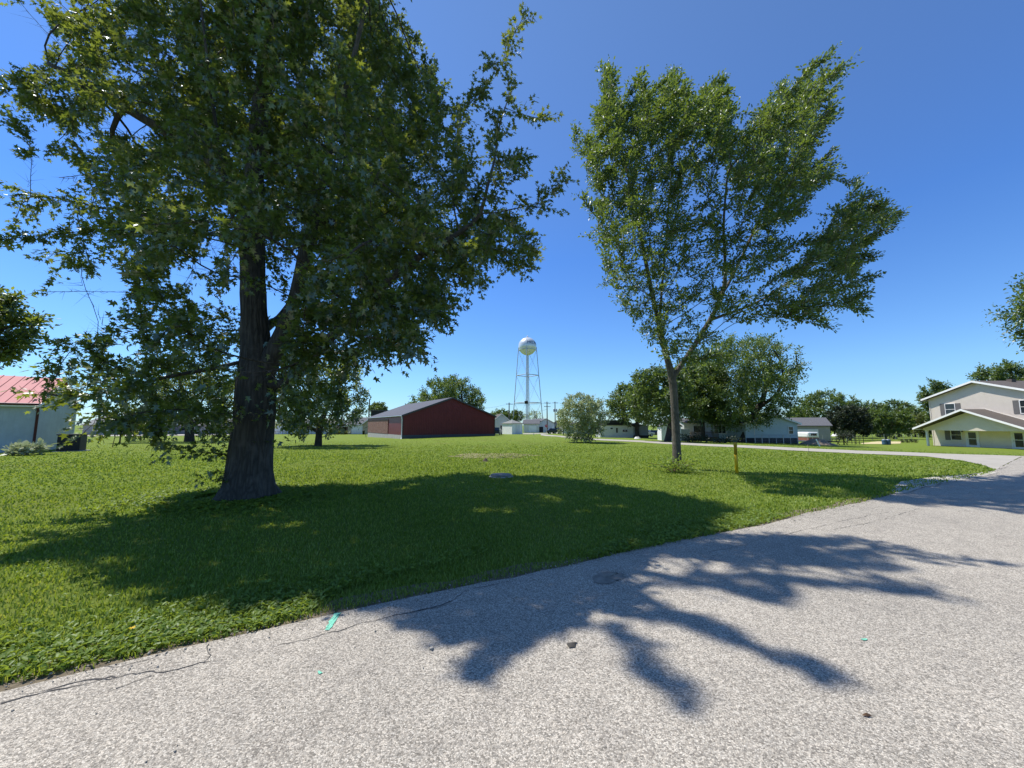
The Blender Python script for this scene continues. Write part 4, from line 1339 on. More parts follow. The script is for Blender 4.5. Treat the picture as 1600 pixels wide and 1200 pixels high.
    def window(self, a0, a1, z0, z1, face='front', off=0.0, frame='white', glass='glass', mull=(1, 1), fw=.06, name='window'):
        """frame standing proud of a wall with panes of glass inside; face front (y=off), left (x=off), right"""
        fm = MB(); gm = MB()

        def bx(m, a, b, c, d, p, q):
            if face == 'front': m.box(a, b, off - q, off - p, c, d)
            elif face == 'left': m.box(off - q, off - p, a, b, c, d)
            else: m.box(off + p, off + q, a, b, c, d)
        bx(fm, a0 - fw, a0, z0 - fw, z1 + fw, .004, .06); bx(fm, a1, a1 + fw, z0 - fw, z1 + fw, .004, .06)
        bx(fm, a0, a1, z1, z1 + fw, .004, .06); bx(fm, a0, a1, z0 - fw, z0, .004, .075)
        for i in range(1, mull[0]):
            x = a0 + (a1 - a0) * i / mull[0]; bx(fm, x - fw * .35, x + fw * .35, z0, z1, .02, .05)
        for i in range(1, mull[1]):
            z = z0 + (z1 - z0) * i / mull[1]; bx(fm, a0, a1, z - fw * .35, z + fw * .35, .021, .047)
        bx(gm, a0, a1, z0, z1, .006, .016)
        o = self.part(name, fm, frame)
        gm.build('pane', M[glass], o)
        return o

    def slab(self, name, a0, a1, z0, z1, mat, face='front', off=0.0, p=.004, q=.04, parent=None):
        m = MB()
        if face == 'front': m.box(a0, a1, off - q, off - p, z0, z1)
        elif face == 'left': m.box(off - q, off - p, a0, a1, z0, z1)
        else: m.box(off + p, off + q, a0, a1, z0, z1)
        return self.part(name, m, mat, 0, parent)

    def box(self, name, x0, x1, y0, y1, z0, z1, mat, parent=None, bevel=0):
        m = MB(); m.box(x0, x1, y0, y1, z0, z1)
        return self.part(name, m, mat, bevel, parent)


# --- red barn
bw, bd = 13.34, 20.7
B = Bld('red_barn', 'long low dark red metal barn with grey roof and part brick side', 'barn', (-13.86, 49.0), math.atan2(.525, .851), 0)
zf = -.26
B.walls(bw, bd, 2.80, 2.45, 'barn', 'y', .33)
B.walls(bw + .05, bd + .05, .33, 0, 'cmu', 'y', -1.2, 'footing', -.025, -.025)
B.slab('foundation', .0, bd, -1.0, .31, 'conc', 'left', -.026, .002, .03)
B.slab('brick_facing', 7.1, bd - .01, .34, 2.4, 'brick', 'left', 0, .003, .08)
B.roof(bw, bd, 2.80, 2.45, 'barn_roof', 'y', .14, .25, .10, fascia='barn_roof')
for x0, y0 in ((-.03, -.03), (bw - .12, -.03), (-.03, bd - .12)): B.box('corner_trim', x0, x0 + .15, y0, y0 + .15, .34, 2.75, 'maroon')
m = MB(); m.tube([(-.26, -.2, 2.72), (-.25, -.18, 2.62), (-.13, -.12, 2.30), (-.13, -.12, .25), (-.20, -.30, -.12), (-.35, -.62, -.2)], .055, 8)
B.part('downspout', m, 'white')
m = MB(); m.tube([(-.21, -.2, 2.76), (-.21, bd + .2, 2.76)], .06, 8); B.part('gutter', m, 'galv')

# --- white shed with red metal roof
C = at(55, 660, 24)
S = Bld('metal_shed', 'white metal shed with red standing seam roof at the left edge', 'shed', (C.x, C.y), math.atan2(.8, -.6), tz(C.x, C.y))
S.walls(7.9, 11, 3.02, 1.85, 'shed_wall', 'y')
S.roof(7.9, 11, 3.02, 1.85, 'shed_roof', 'y', .3, .2, .07, ribs=.46, fascia='white')
m = MB(); m.tube([(-.32, -.05, 2.95), (-.30, -.06, 2.85), (-.07, -.07, 2.55), (-.07, -.07, .06)], .065, 8); S.part('downspout', m, 'maroon')
m = MB(); m.tube([(-.38, -.15, 2.93), (-.38, 11.2, 2.93)], .07, 8); S.part('gutter', m, 'maroon')
S.box('corner_trim', 7.84, 7.96, -.06, .06, 0, 3.0, 'white'); S.box('corner_trim', -.06, .06, 10.94, 11.06, 0, 3.0, 'white')
# dark cabinet by the shed
p = gp(114, 705)
K = Bld('utility_cabinet', 'dark cooling unit standing beside the white shed', 'cooling unit', (p.x, p.y), math.radians(28))
K.box('body', -.62, .42, -.4, .5, .04, 1.02, 'black', bevel=.03)
m = MB()
for i in range(9): m.box(-.56, .36, -.425, -.403, .14 + i * .09, .18 + i * .09)
K.part('grille', m, 'dark')
K.box('lid', -.66, .46, -.44, .54, 1.022, 1.09, 'dark', bevel=.02)
K.box('pad', -.75, .6, -.55, .65, -.1, .04, 'conc')
p = gp(127, 704)
m = MB(); m.tube([(0, 0, -.1), (-.03, 0, .45), (-.14, 0, 1.05)], [.2, .17, .13], 4); o = m.build('cover_post', M['black']); o.location = (p.x, p.y, tz(p.x, p.y)); tag(o, 'dark tapered post right of the cooling unit', 'post')

# --- two storey beige house (right)
HX = 54.5; HY0 = 50.2


def hl(px, py, X=HX):
    """point of the photo on a plane x = X -> local (x along facade, z)"""
    Y = X * F / (px - 800.0)
    return HY0 - Y, at(px, py, Y).z


hz0 = at(1452, 698.5, HY0).z
Hs = Bld('beige_house', 'two storey beige house with white trimmed gables and a porch', 'house', (HX, HY0), -PI / 2, hz0)


def hq(px0, py0, px1, py1, X=HX):
    a, z1 = hl(px0, py0, X); b, z0 = hl(px1, py1, X)
    return a, b, z0 - hz0, z1 - hz0


apx, apz = hl(1530, 593)
hw = 2 * apx
eav = hl(1450, 627)[1] - hz0 + .25
rise = apz - hz0 - eav - .3
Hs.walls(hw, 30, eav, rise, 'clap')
rf = Hs.roof(hw, 30, eav, rise, 'shingle', 'y', .5, .55, .14, fascia='white')
m = MB()
for i, yy in enumerate((3.2, 6.2, 9.2, 12.2)):
    m = MB(); m.box(apx + .25, apx + .75, yy, yy + .5, eav + rise - .05, eav + rise + .28); m.build('roof_vent', M['shingle'], rf)
a, b, z0, z1 = hq(1477, 633, 1491.5, 648)
z1 = z0 + 1.35
Hs.window(a, b, z0, z1, mull=(1, 2))
Hs.slab('shutter', a - .06 - .55, a - .065, z0 - .05, z1 + .05, 'shutter'); Hs.slab('shutter', b + .065, b + .61, z0 - .05, z1 + .05, 'shutter')
a2 = hl(1594.5, 640)[0]
Hs.window(a2, a2 + (b - a), z0, z1, mull=(1, 2))
Hs.slab('shutter', a2 - .61, a2 - .065, z0 - .05, z1 + .05, 'shutter'); Hs.slab('shutter', a2 + (b - a) + .065, a2 + (b - a) + .61, z0 - .05, z1 + .05, 'shutter')
a, b, z0, z1 = hq(1481, 672, 1496.5, 687.5)
Hs.window(a, b, z0, z1, mull=(1, 2)); Hs.slab('shutter', a - .7, a - .065, z0 - .05, z1 + .05, 'shutter')


def hdoor(px0, px1, pyt, pyb):
    a, b, z0, z1 = hq(px0, pyt, px1, pyb)
    z0 = .03; z1 = 2.12
    m = MB(); m.box(a, a + .12, -.07, -.004, z0, z1 + .12); m.box(b - .12, b, -.07, -.004, z0, z1 + .12); m.box(a + .12, b - .12, -.07, -.004, z1, z1 + .12)
    d = Hs.part('door', m, 'white')
    m = MB(); m.box(a + .12, b - .12, -.045, -.006, z0, z1); m.build('door_leaf', M['white'], d)
    m = MB(); m.box(a + .3, b - .3, -.058, -.047, z0 + .45, z0 + 1.15); m.box(a + .3, b - .3, -.058, -.047, z0 + 1.22, z1 - .16); m.build('pane', M['glass'], d)
    m = MB(); m.tube([(a + .22, -.1, z0 + 1.0), (a + .22, -.1, z0 + 1.16)], .015, 6); m.tube([(a + .22, -.1, z0 + 1.08), (a + .22, -.047, z0 + 1.08)], .01, 6); m.build('handle', M['galv'], d)


hdoor(1503, 1524, 670, 699); hdoor(1573.5, 1597.5, 671, 703.5)
m = MB(); m.lathe([(.03, 0), (.07, .02), (.06, .16), (.02, .2)], 8, (hl(1499, 673)[0], -.09, hl(1499, 675)[1] - hz0)); Hs.part('porch_light', m, 'black')
# porch
PX = HX - 1.9
pl = hl(1433, 669.5, PX)[0]; pa, paz = hl(1513, 641.5, PX)
pw = 2 * (pa - pl) - .8
ph = 2.06 + .1; prise = paz - hz0 - ph - .15
Hs.walls(pw, 1.86, ph + .25, prise - .2, 'clap', 'y', ph, 'porch_gable', pa - pw / 2, -1.9)
Hs.roof(pw, 1.86, ph + .28, prise - .1, 'shingle', 'y', .4, .95, .12, pa - pw / 2, -1.9, fascia='white', name='porch_roof', back=-.005)
m = MB()
for x in (pa - pw / 2 + .12, pa + pw / 2 - .3):
    m = MB(); m.box(x, x + .18, -1.78, -1.6, -.3, ph - .002); m.box(x - .03, x + .21, -1.81, -1.57, -.3, .18); m.box(x - .03, x + .21, -1.81, -1.57, ph - .16, ph - .004); Hs.part('porch_post', m, 'white')
Hs.box('porch_slab', pa - pw / 2, pa + pw / 2, -1.9, -.03, -.5, .02, 'conc')
Hs.box('corner_trim', -.05, .07, -.05, .07, -.3, eav - .02, 'clap'); Hs.box('corner_trim', hw - .07, hw + .05, -.05, .07, -.3, eav - .02, 'clap')

# --- far houses at the left
p = at(128, 679, 88)
A1 = Bld('grey_house', 'low grey house with pale roof far behind the saplings', 'house', (p.x, p.y), math.radians(4))
A1.walls(9.5, 9, 2.3, 1.9, 'clap_grey', 'x'); A1.roof(9.5, 9, 2.3, 1.9, 'shingle_pale', 'x', .4, .3)
A1.window(2.2, 3.2, .9, 1.9); A1.window(6.2, 7.4, .9, 1.9)
A1.slab('door', 4.4, 5.3, .05, 2.05, 'white')
p = at(196, 679, 92)
A2 = Bld('grey_house', 'grey gabled house far behind the saplings, right of the low grey one', 'house', (p.x, p.y), math.radians(3))
A2.walls(9, 10, 2.6, 2.4, 'clap_grey', 'y'); A2.roof(9, 10, 2.6, 2.4, 'shingle', 'y', .4, .4, fascia='white')
A2.slab('garage_door', 1.2, 3.8, .05, 2.1, 'white'); A2.window(5.6, 7.0, .9, 2.0, mull=(2, 1))
A2.box('porch_post', 8.85, 9.0, -.6, -.45, 0, 2.5, 'white')
p = at(262, 679, 96)
A3 = Bld('long_house', 'long low grey house behind the big maple trunk', 'house', (p.x, p.y), math.radians(2))
A3.walls(19, 9, 2.2, 1.5, 'clap_grey', 'x'); A3.roof(19, 9, 2.2, 1.5, 'shingle_grey', 'x', .4, .3)
A3.window(3, 4.4, .9, 1.9); A3.window(9, 10.4, .9, 1.9); A3.window(14.5, 16, .9, 1.9)
p = at(428, 676, 98)
A4 = Bld('white_house', 'pale house with one dark window, seen right of the big maple trunk', 'house', (p.x, p.y), math.radians(1))
A4.walls(15, 9, 2.75, 1.2, 'offwhite', 'x'); A4.roof(15, 9, 2.75, 1.2, 'shingle_pale', 'x', .5, .3, fascia='white')
A4.window(4.0, 5.1, .85, 2.2, mull=(1, 2), glass='glass'); A4.window(10.5, 11.6, .85, 2.2, mull=(1, 2))
A4.slab('door', 1.2, 2.1, .05, 2.1, 'white')
m = MB()
for i in range(16): m.box(.2 + i * .9, .26 + i * .9, -1.3, -1.24, 0, .75)
m.box(.2, 13.8, -1.3, -1.24, .75, .82); A4.part('porch_railing', m, 'wood')
p = at(543, 675.5, 97)
A5 = Bld('garage_house', 'tan house with a white garage door beside the barn', 'house', (p.x, p.y), 0)
A5.walls(6.2, 8, 2.45, 1.7, 'tan', 'x'); A5.roof(6.2, 8, 2.45, 1.7, 'shingle_grey', 'x', .35, .3, fascia='white')
A5.slab('garage_door', 1.0, 3.75, .05, 2.15, 'white', q=.06)
A5.walls(5, 7.2, 2.6, 1.9, 'tan', 'y', name='gable_wing', x0=4.2, y0=-.9); A5.roof(5, 7.2, 2.6, 1.9, 'shingle_grey', 'y', .3, .3, x0=4.2, y0=-.9, fascia='white', name='wing_roof')
A5.window(5.6, 7.0, .8, 2.0, off=-.9)
p = at(521, 676, 99)
A6 = Bld('carport', 'low carport with a dark sloped roof left of the garage house', 'carport', (p.x, p.y), 0)
m = MB(); m.add([(-.4, -.3, 1.85), (3.6, -.3, 2.75), (3.6, 5, 2.75), (-.4, 5, 1.85), (-.4, -.3, 1.97), (3.6, -.3, 2.87), (3.6, 5, 2.87), (-.4, 5, 1.97)], [(3, 2, 1, 0), (4, 5, 6, 7), (0, 1, 5, 4), (1, 2, 6, 5), (2, 3, 7, 6), (3, 0, 4, 7)]); A6.part('roof', m, 'shingle_pale')
for x, h in ((0, 1.88), (3.3, 2.6)):
    A6.box('post', x, x + .12, 0, .12, 0, h, 'wood')
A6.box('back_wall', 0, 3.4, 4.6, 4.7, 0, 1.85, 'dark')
p = at(533, 676, 95)
m = MB()
for i in range(11): m.box(i * .15, i * .15 + .13, 0, .03, 0, .9 + .04 * (i % 2))
m.box(0, 1.65, .035, .08, .2, .28); m.box(0, 1.65, .035, .08, .65, .73)
o = m.build('board_fence', M['wood']); o.location = (p.x, p.y, tz(p.x, p.y)); tag(o, 'short brown board fence beside the garage house', 'fence')
p = at(568, 676, 93)
m = MB(); m.lathe([(.24, 0), (.3, .85), (.33, .87), (.33, .95), (.1, 1.02)], 10); o = m.build('trash_can', M['black']); o.location = (p.x, p.y, tz(p.x, p.y)); tag(o, 'dark trash can in front of the garage house', 'trash can')
p = at(579, 668, 84)
A7 = Bld('flat_brick_building', 'flat roofed dark brick building rising behind the barn eave', 'building', (p.x, p.y), math.radians(12))
A7.walls(6.5, 7, at(590, 642, 84).z - tz(p.x, p.y), 0, 'brick')
hh = at(590, 642, 84).z - tz(p.x, p.y)
A7.box('coping', -.12, 6.62, -.12, 7.12, hh + .003, hh + .18, 'barn_roof')
m = MB(); A7.slab('cladding', .02, 6.48, hh - 1.9, hh - .05, 'dark')

# --- white house behind barn, pump house, white hall, tan building
p = at(769, 674, 105)
A8 = Bld('white_house', 'white gabled house half hidden behind the right end of the barn', 'house', (p.x, p.y), math.radians(10))
A8.walls(5.2, 9, 3.2, 2.2, 'clap_white', 'y'); A8.roof(5.2, 9, 3.2, 2.2, 'shingle', 'y', .3, .3, fascia='white')
A8.window(2.2, 3.2, 1.1, 2.3)
p = gp(800, 678.6)
PY = p.y
A9 = Bld('pump_house', 'small white block pump house with a grey hip roof', 'shed', (p.x, p.y), math.radians(32), tz(p.x, p.y))
s1 = 16.5 * PY / F / math.cos(math.radians(32)); s2 = 15.8 * PY / F / math.cos(math.radians(58))
ph9 = at(800, 662.0, PY).z - tz(p.x, p.y)
A9.walls(s1, s2, ph9, 0, 'white')
m = MB(); o_ = .22
m.add([(-o_, -o_, ph9), (s1 + o_, -o_, ph9), (s1 + o_, s2 + o_, ph9), (-o_, s2 + o_, ph9), (-o_, -o_, ph9 + .1), (s1 + o_, -o_, ph9 + .1), (s1 + o_, s2 + o_, ph9 + .1), (-o_, s2 + o_, ph9 + .1), (s1 / 2, s2 / 2, ph9 + 1.0)],
      [(3, 2, 1, 0), (0, 1, 5, 4), (1, 2, 6, 5), (2, 3, 7, 6), (3, 0, 4, 7), (4, 5, 8), (5, 6, 8), (6, 7, 8), (7, 4, 8)])
A9.part('roof', m, 'shingle_pale')
A9.slab('door', s1 * .35, s1 * .75, .05, ph9 - .3, 'offwhite', q=.03)
p = at(840, 675.5, 128)
A10 = Bld('white_hall', 'white gabled hall with a dark garage opening behind the water tower', 'building', (p.x, p.y), math.radians(20))
A10.walls(6.2, 11, 3.0, 1.5, 'clap_white', 'y'); A10.roof(6.2, 11, 3.0, 1.5, 'shingle_grey', 'y', .3, .3)
A10.slab('garage_opening', .3, 2.0, .02, 1.9, 'dark', q=.03); A10.window(3.4, 3.8, 1.0, 1.5); A10.window(4.7, 5.1, 1.0, 1.5)
A10.slab('door', 5.3, 5.9, .05, 2.0, 'white')
p = at(818, 675.5, 126)
A11 = Bld('white_annex', 'white low wing with a garage door at the tower foot', 'building', (p.x, p.y), math.radians(-6))
A11.walls(5, 6, 2.9, 1.3, 'clap_white', 'x'); A11.roof(5, 6, 2.9, 1.3, 'shingle_grey', 'x', .3, .3)
A11.slab('garage_door', 1.7, 4.2, .05, 2.2, 'white')
p = at(861, 675.5, 135)
A12 = Bld('tan_building', 'pinkish tan building right of the white hall', 'building', (p.x, p.y), math.radians(-35))
A12.walls(5, 5, 2.6, 1.2, 'tan', 'y'); A12.roof(5, 5, 2.6, 1.2, 'shingle', 'y', .3, .3)
A12.window(1.5, 2.5, 1, 2)
p = at(879, 676, 110)
A13 = Bld('white_trailer_home', 'white low home seen through the pale round tree', 'mobile home', (p.x, p.y), math.radians(2))
A13.walls(9, 5, 2.6, .5, 'clap_white', 'x'); A13.roof(9, 5, 2.6, .5, 'shingle_grey', 'x', .2, .2); A13.window(1.0, 2.0, 1.1, 2.0); A13.window(5.0, 6.4, 1.1, 2.0)

# --- mobile homes and the pale blue house
p = at(938, 680, 62)
A14 = Bld('mobile_home', 'white mobile home under a black flat roof extension', 'mobile home', (p.x, p.y), math.radians(-4))
A14.walls(6.3, 5, 1.9, .25, 'clap_white', 'x'); A14.roof(6.3, 5, 1.9, .25, 'shingle_grey', 'x', .15, .15)
A14.box('roof_extension', .9, 4.4, -.5, 3, 2.2, 2.75, 'dark')
A14.window(1.6, 2.0, 1.3, 1.55); A14.slab('door', 2.5, 2.75, .75, 1.5, 'dark'); A14.window(3.5, 4.3, .85, 1.25, mull=(2, 1))
A14.box('annex', 5.2, 7.4, -.45, 2.6, -.2, 1.9, 'clap_grey'); A14.box('annex_skirting', 5.18, 7.42, -.47, 2.6, -.3, .35, 'dark')
p = at(1070, 690, 52)
A15 = Bld('mobile_home', 'pale grey mobile home with a brown deck behind the elm trunk', 'mobile home', (p.x, p.y), math.radians(-6))
A15.walls(4.6, 6, 2.3, .6, 'clap_white', 'x'); A15.roof(4.6, 6, 2.3, .6, 'shingle_grey', 'x', .2, .2); A15.window(1.2, 2.2, 1.1, 1.9)
A15.box('deck', .2, 3.7, -1.8, -.02, .35, .48, 'wood')
m = MB()
for i in range(24): m.box(.2 + i * .148, .25 + i * .148, -1.8, -1.75, .0, 1.1)
m.box(.2, 3.7, -1.83, -1.72, 1.1, 1.16); A15.part('railing', m, 'wood')
p = at(1113, 690.5, 50)
A16 = Bld('sun_room_house', 'pale blue white house front with three dark window panes', 'house', (p.x, p.y), math.radians(2))
A16.walls(5.3, 7, 2.3, 1.0, 'clap_blue', 'x'); A16.roof(5.3, 7, 2.3, 1.0, 'shingle_grey', 'x', .3, .3)
A16.window(.35, 1.8, 1.02, 2.0, mull=(3, 1), fw=.13)
A16.slab('apron', .1, 2.1, .05, .82, 'clap_blue', q=.05)
p = at(1166, 691.5, 47)
A17 = Bld('blue_house', 'long pale blue house with dark skirting behind the largest yard tree', 'house', (p.x, p.y), math.radians(-3))
zb = A17.root.location.z
e17 = at(1240, 661.5, 46).z - zb
A17.walls(6.1, 9, e17, 1.1, 'clap_blue', 'y'); A17.roof(6.1, 9, e17, 1.1, 'shingle', 'y', .3, .3, fascia='white')
A17.window(5.05, 5.55, at(1240, 678, 46).z - zb, at(1240, 667, 46).z - zb, frame='white', mull=(1, 2))
A17.slab('skirting', .05, 6.05, -.3, .55, 'dark', q=.03)
m = MB(); m.box(1.0, 1.08, -.05, .0, -.2, e17 - .1); A17.part('corner_board', m, 'offwhite')
p = at(1180, 692.5, 45.2)
m = MB()
for i in range(7): m.tube([(i * .8, 0, -.1), (i * .8, 0, .95)], .028 if i not in (1, 4) else .05, 6)
m.tube([(0, 0, .93), (4.8, 0, .93)], .02, 6)
for k in range(5): m.tube([(0, 0, .1 + k * .18), (4.8, 0, .1 + k * .18)], .006, 4)
for k in range(32): m.tube([(k * .15, 0, .05), (k * .15, 0, .93)], .005, 3)
o = m.build('wire_fence', M['galv']); o.location = (p.x, p.y, tz(p.x, p.y)); o.rotation_euler.z = math.radians(-3); tag(o, 'wire mesh yard fence before the dark skirting of the blue house', 'fence')
p = at(1234, 683, 66)
A18 = Bld('grey_shed', 'grey gabled shed with pale roof right of the blue house', 'shed', (p.x, p.y), math.radians(-24), tz(p.x, p.y))
z18 = tz(p.x, p.y)
e18 = at(1250, 665, 66).z - z18
A18.walls(5.6, 5.6, e18, 1.25, 'clap_grey', 'x'); A18.roof(5.6, 5.6, e18, 1.25, 'shingle_grey', 'x', .3, .3)
A18.slab('sliding_door', .6, 4.0, .05, e18 - .6, 'offwhite', q=.05)
# white garden shed behind elm trunk
p = at(1034, 688.5, 48)
A19 = Bld('garden_shed', 'white garden shed partly hidden behind the elm trunk', 'shed', (p.x, p.y), math.radians(-10))
A19.walls(2.3, 2.6, 1.75, .75, 'white', 'y'); A19.roof(2.3, 2.6, 1.75, .75, 'shingle_grey', 'y', .15, .15)
A19.slab('door', .7, 1.6, .05, 1.6, 'offwhite')
A19.box('lean_to', 2.33, 3.3, .1, 2.4, -.2, 1.4, 'clap_grey')

# --- camper, white pile, dirt mound, stake
p = at(1271, 684, 60)
Cc = Bld('camper_trailer', 'white over rust red camper trailer beside the grey shed', 'camper', (p.x, p.y), math.radians(8))
m = MB(); m.box(-.95, .95, -.1, 2.2, .75, 1.6); Cc.part('body', m, 'white', .18)
Cc.box('lower_panel', -.93, .93, -.08, 2.18, .3, .748, 'rust')
for s in (-.6, .6):
    m = MB(); m.tube([(s - .01, -.14, .22), (s + .01 - .01, .08, .22)], .22, 12); Cc.part('wheel', m, 'rubber')
Cc.slab('window', -.5, .5, 1.05, 1.4, 'glass', off=-.1, p=.002, q=.02)


def mound(name, px, by, w, d, h, mat, label, cat, seed, lump=.25):
    b = gp(px, by)
    n = 28; V = []; f = []
    P = np.array([[i / n * 2 - 1, j / n * 2 - 1] for j in range(n + 1) for i in range(n + 1)])
    q = np.hypot(P[:, 0], P[:, 1])
    zz = np.clip(1 - q ** 1.5, 0, 1) * (1 + lump * lumps(np.column_stack([P, 0 * q]), seed, 3.5)) + .06 * lumps(np.column_stack([P, 0 * q]), seed + 1, 11) * (q < .95)
    for (x, y), z in zip(P, zz): V.append((x * w / 2, y * d / 2, z * h - .04))
    for j in range(n):
        for i in range(n):
            a = j * (n + 1) + i
            if q[a] < 1.08: f.append((a, a + 1, a + n + 2, a + n + 1))
    mb = MB(); mb.add(V, f, True)
    o = mb.build(name, M[mat]); o.location = b
    return tag(o, label, cat)


mound('dirt_mound', 1276, 695, 4.6, 2.4, .66, 'soil', 'low brown dirt mound beyond the lane', 'dirt mound', 3)
mound('stone_pile', 1305, 681.5, 2.2, 2.0, .85, 'pile', 'white pile of stone at the field edge', 'pile', 4, .1)
mound('boulder', 996, 685.6, .95, .7, .42, 'pile', 'white boulder lying on the grass beyond the lane', 'boulder', 9, .3)
mound('dirt_clump', 757, 721, .62, .5, .13, 'dirt', 'small dark clump of soil and dead weeds in the lawn', 'clump', 12, .7)
p = gp(1281, 697.5)
m = MB(); Mx = Matrix.Rotation(math.radians(-24), 4, 'Y'); m.box(-.06, .06, -.02, .02, -.1, .78, Mx); o = m.build('survey_stake', M['white'], None, .005); o.location = p; tag(o, 'leaning white stake in front of the dirt mound', 'stake')
p = gp(175, 699)
m = MB(); m.tube([(0, 0, -.1), (.16, 0, .9)], .025, 6); o = m.build('wooden_stake', M['wood']); o.location = p; tag(o, 'thin leaning stake in the lawn left of the saplings', 'stake')
p = gp(509, 688)
m = MB(); m.tube([(0, 0, -.1), (0, 0, .72)], .03, 6); o = m.build('wooden_stake', M['wood']); o.location = p; tag(o, 'short dark stake right of the mid lawn tree trunk', 'stake')
p = gp(1264, 711)
m = MB(); m.tube([(0, 0, -.1), (0, 0, .55)], .008, 5); m.box(-.004, .004, 0, .07, .48, .55); o = m.build('marker_flag', M['pole']); o.location = p; tag(o, 'thin wire marker in the lawn near the lane', 'marker')

# --- yellow post
p = gp(1151.5, 739.5)
root = empty('yellow_post', p, 'yellow marker post standing on the lawn right of the elm', 'post', .3)
m = MB(); m.lathe([(.052, -.2), (.052, .60), (.049, .605)], 14); m.build('pipe', M['yellow'], root)
m = MB(); m.lathe([(.050, .607), (.050, .90), (.057, .905), (.057, .985), (.046, 1.015), (.015, 1.03)], 14); m.build('cap', M['ochre'], root)

# --- concrete cover
p = gp(783, 745)
root = empty('manhole_cover', p, 'round concrete cover lying at the edge of the tree shadow', 'manhole cover')
m = MB(); m.lathe([(.37, -.1), (.37, .02), (.355, .03)], 28); m.build('ring', M['conc'], root)
m = MB(); m.lathe([(.325, .032), (.325, .07), (.31, .08), (.05, .085)], 28); m.build('lid', mk_plain('weathered_concrete', (.26, .24, .21), .95, .3, 9, .5), root)

# --- dandelion
p = gp(204, 1002)
root = empty('dandelion', p, 'small yellow dandelion in the verge at lower left', 'flower')
m = MB(); m.tube([(0, 0, 0), (.004, 0, .05), (0, .004, .085)], .0025, 5); m.build('stem', M['weed'], root)
m = MB()
for k in range(22):
    a = k * 2.4; q = .006 + .014 * (k / 22); Mx = Matrix.Translation((0, .004, .086)) @ Matrix.Rotation(a, 4, 'Z') @ Matrix.Rotation(-.5 + .35 * (1 - k / 22), 4, 'Y')
    m.add([Mx @ Vector(v) for v in ((0, -.0025, 0), (q + .004, -.003, .002), (q + .007, 0, .003), (q + .004, .003, .002), (0, .0025, 0))], [(0, 1, 2, 3, 4)])
m.build('flower_head', M['petal'], root)

# --- playground pieces
p = gp(1310, 695)
root = empty('picnic_table', p, 'dark picnic table beyond the lane', 'picnic table', .25)
m = MB(); m.box(-.9, .9, -.38, .38, .68, .74); m.build('tabletop', M['black'], root)
for y in (-.75, .5):
    m = MB(); m.box(-.9, .9, y, y + .26, .40, .45); m.build('bench', M['black'], root)
for x in (-.65, .65):
    m = MB()
    for s in (-1, 1): m.tube([(x, s * .65, 0), (x, s * .2, .68)], .04, 6)
    m.box(x - .03, x + .03, -.75, .75, .34, .40); m.build('leg', M['black'], root)
ftree('ornamental_tree', 'small grey leaved tree beside the picnic table', 1319, 695, 672, 24, 687, 'dark_leaf', leaves=700, ls=.17, seed=93, natt=80, trunk=.07)
p = gp(1343, 694.5)
root = empty('climbing_frame', p, 'dark metal climbing frame beyond the lane', 'climbing frame', .3)
for x in (-.85, .0, .85):
    for y in (0, .9):
        m = MB(); m.tube([(x, y, -.1), (x, y, 1.12)], .035, 8); m.build('post', M['black'], root)
m = MB()
for y in (0, .9):
    m.tube([(-.85, y, 1.12), (.85, y, 1.12)], .03, 8); m.tube([(-.85, y, .25), (.85, y, .25)], .025, 8)
for x in (-.85, 0, .85): m.tube([(x, 0, 1.12), (x, .9, 1.12)], .03, 8)
m.build('rail', M['black'], root)
for px, lab in ((1382, 'blue barrel on the sand strip, left of the pair'), (1388.5, 'blue barrel on the sand strip, right of the pair')):
    p = gp(px, 695)
    root = empty('barrel', p, lab, 'barrel', 0, 'blue barrels on the sand strip')
    m = MB(); m.lathe([(.22, 0), (.25, .05), (.26, .3), (.245, .32), (.26, .34), (.26, .6), (.24, .66)], 12); m.build('drum', M['blue'], root)
    m = MB(); m.lathe([(.25, .663), (.25, .70), (.10, .74)], 12); m.build('lid', M['galv'], root)

# --- field fence, one piece
pts = [gp(1262, 692), gp(1300, 690), gp(1345, 688.6), gp(1400, 687.5), gp(1436, 687)]
root = empty('field_fence', pts[0], 'thin wire field fence behind the dirt mound and barrels', 'fence')
d = dense([(q.x, q.y) for q in pts], 2.6)
P3 = [Vector((q.x, q.y, tz(q.x, q.y))) - pts[0] for q in d]
for q in P3:
    m = MB(); m.tube([q + Vector((0, 0, -.2)), q + Vector((0, 0, 1.15))], .028, 6); m.build('post', M['galv'], root)
m = MB()
for z in (.25, .55, .85, 1.12): m.tube([q + Vector((0, 0, z)) for q in P3], .009, 4)
m.build('wire', M['galv'], root)

# --- small cars far away


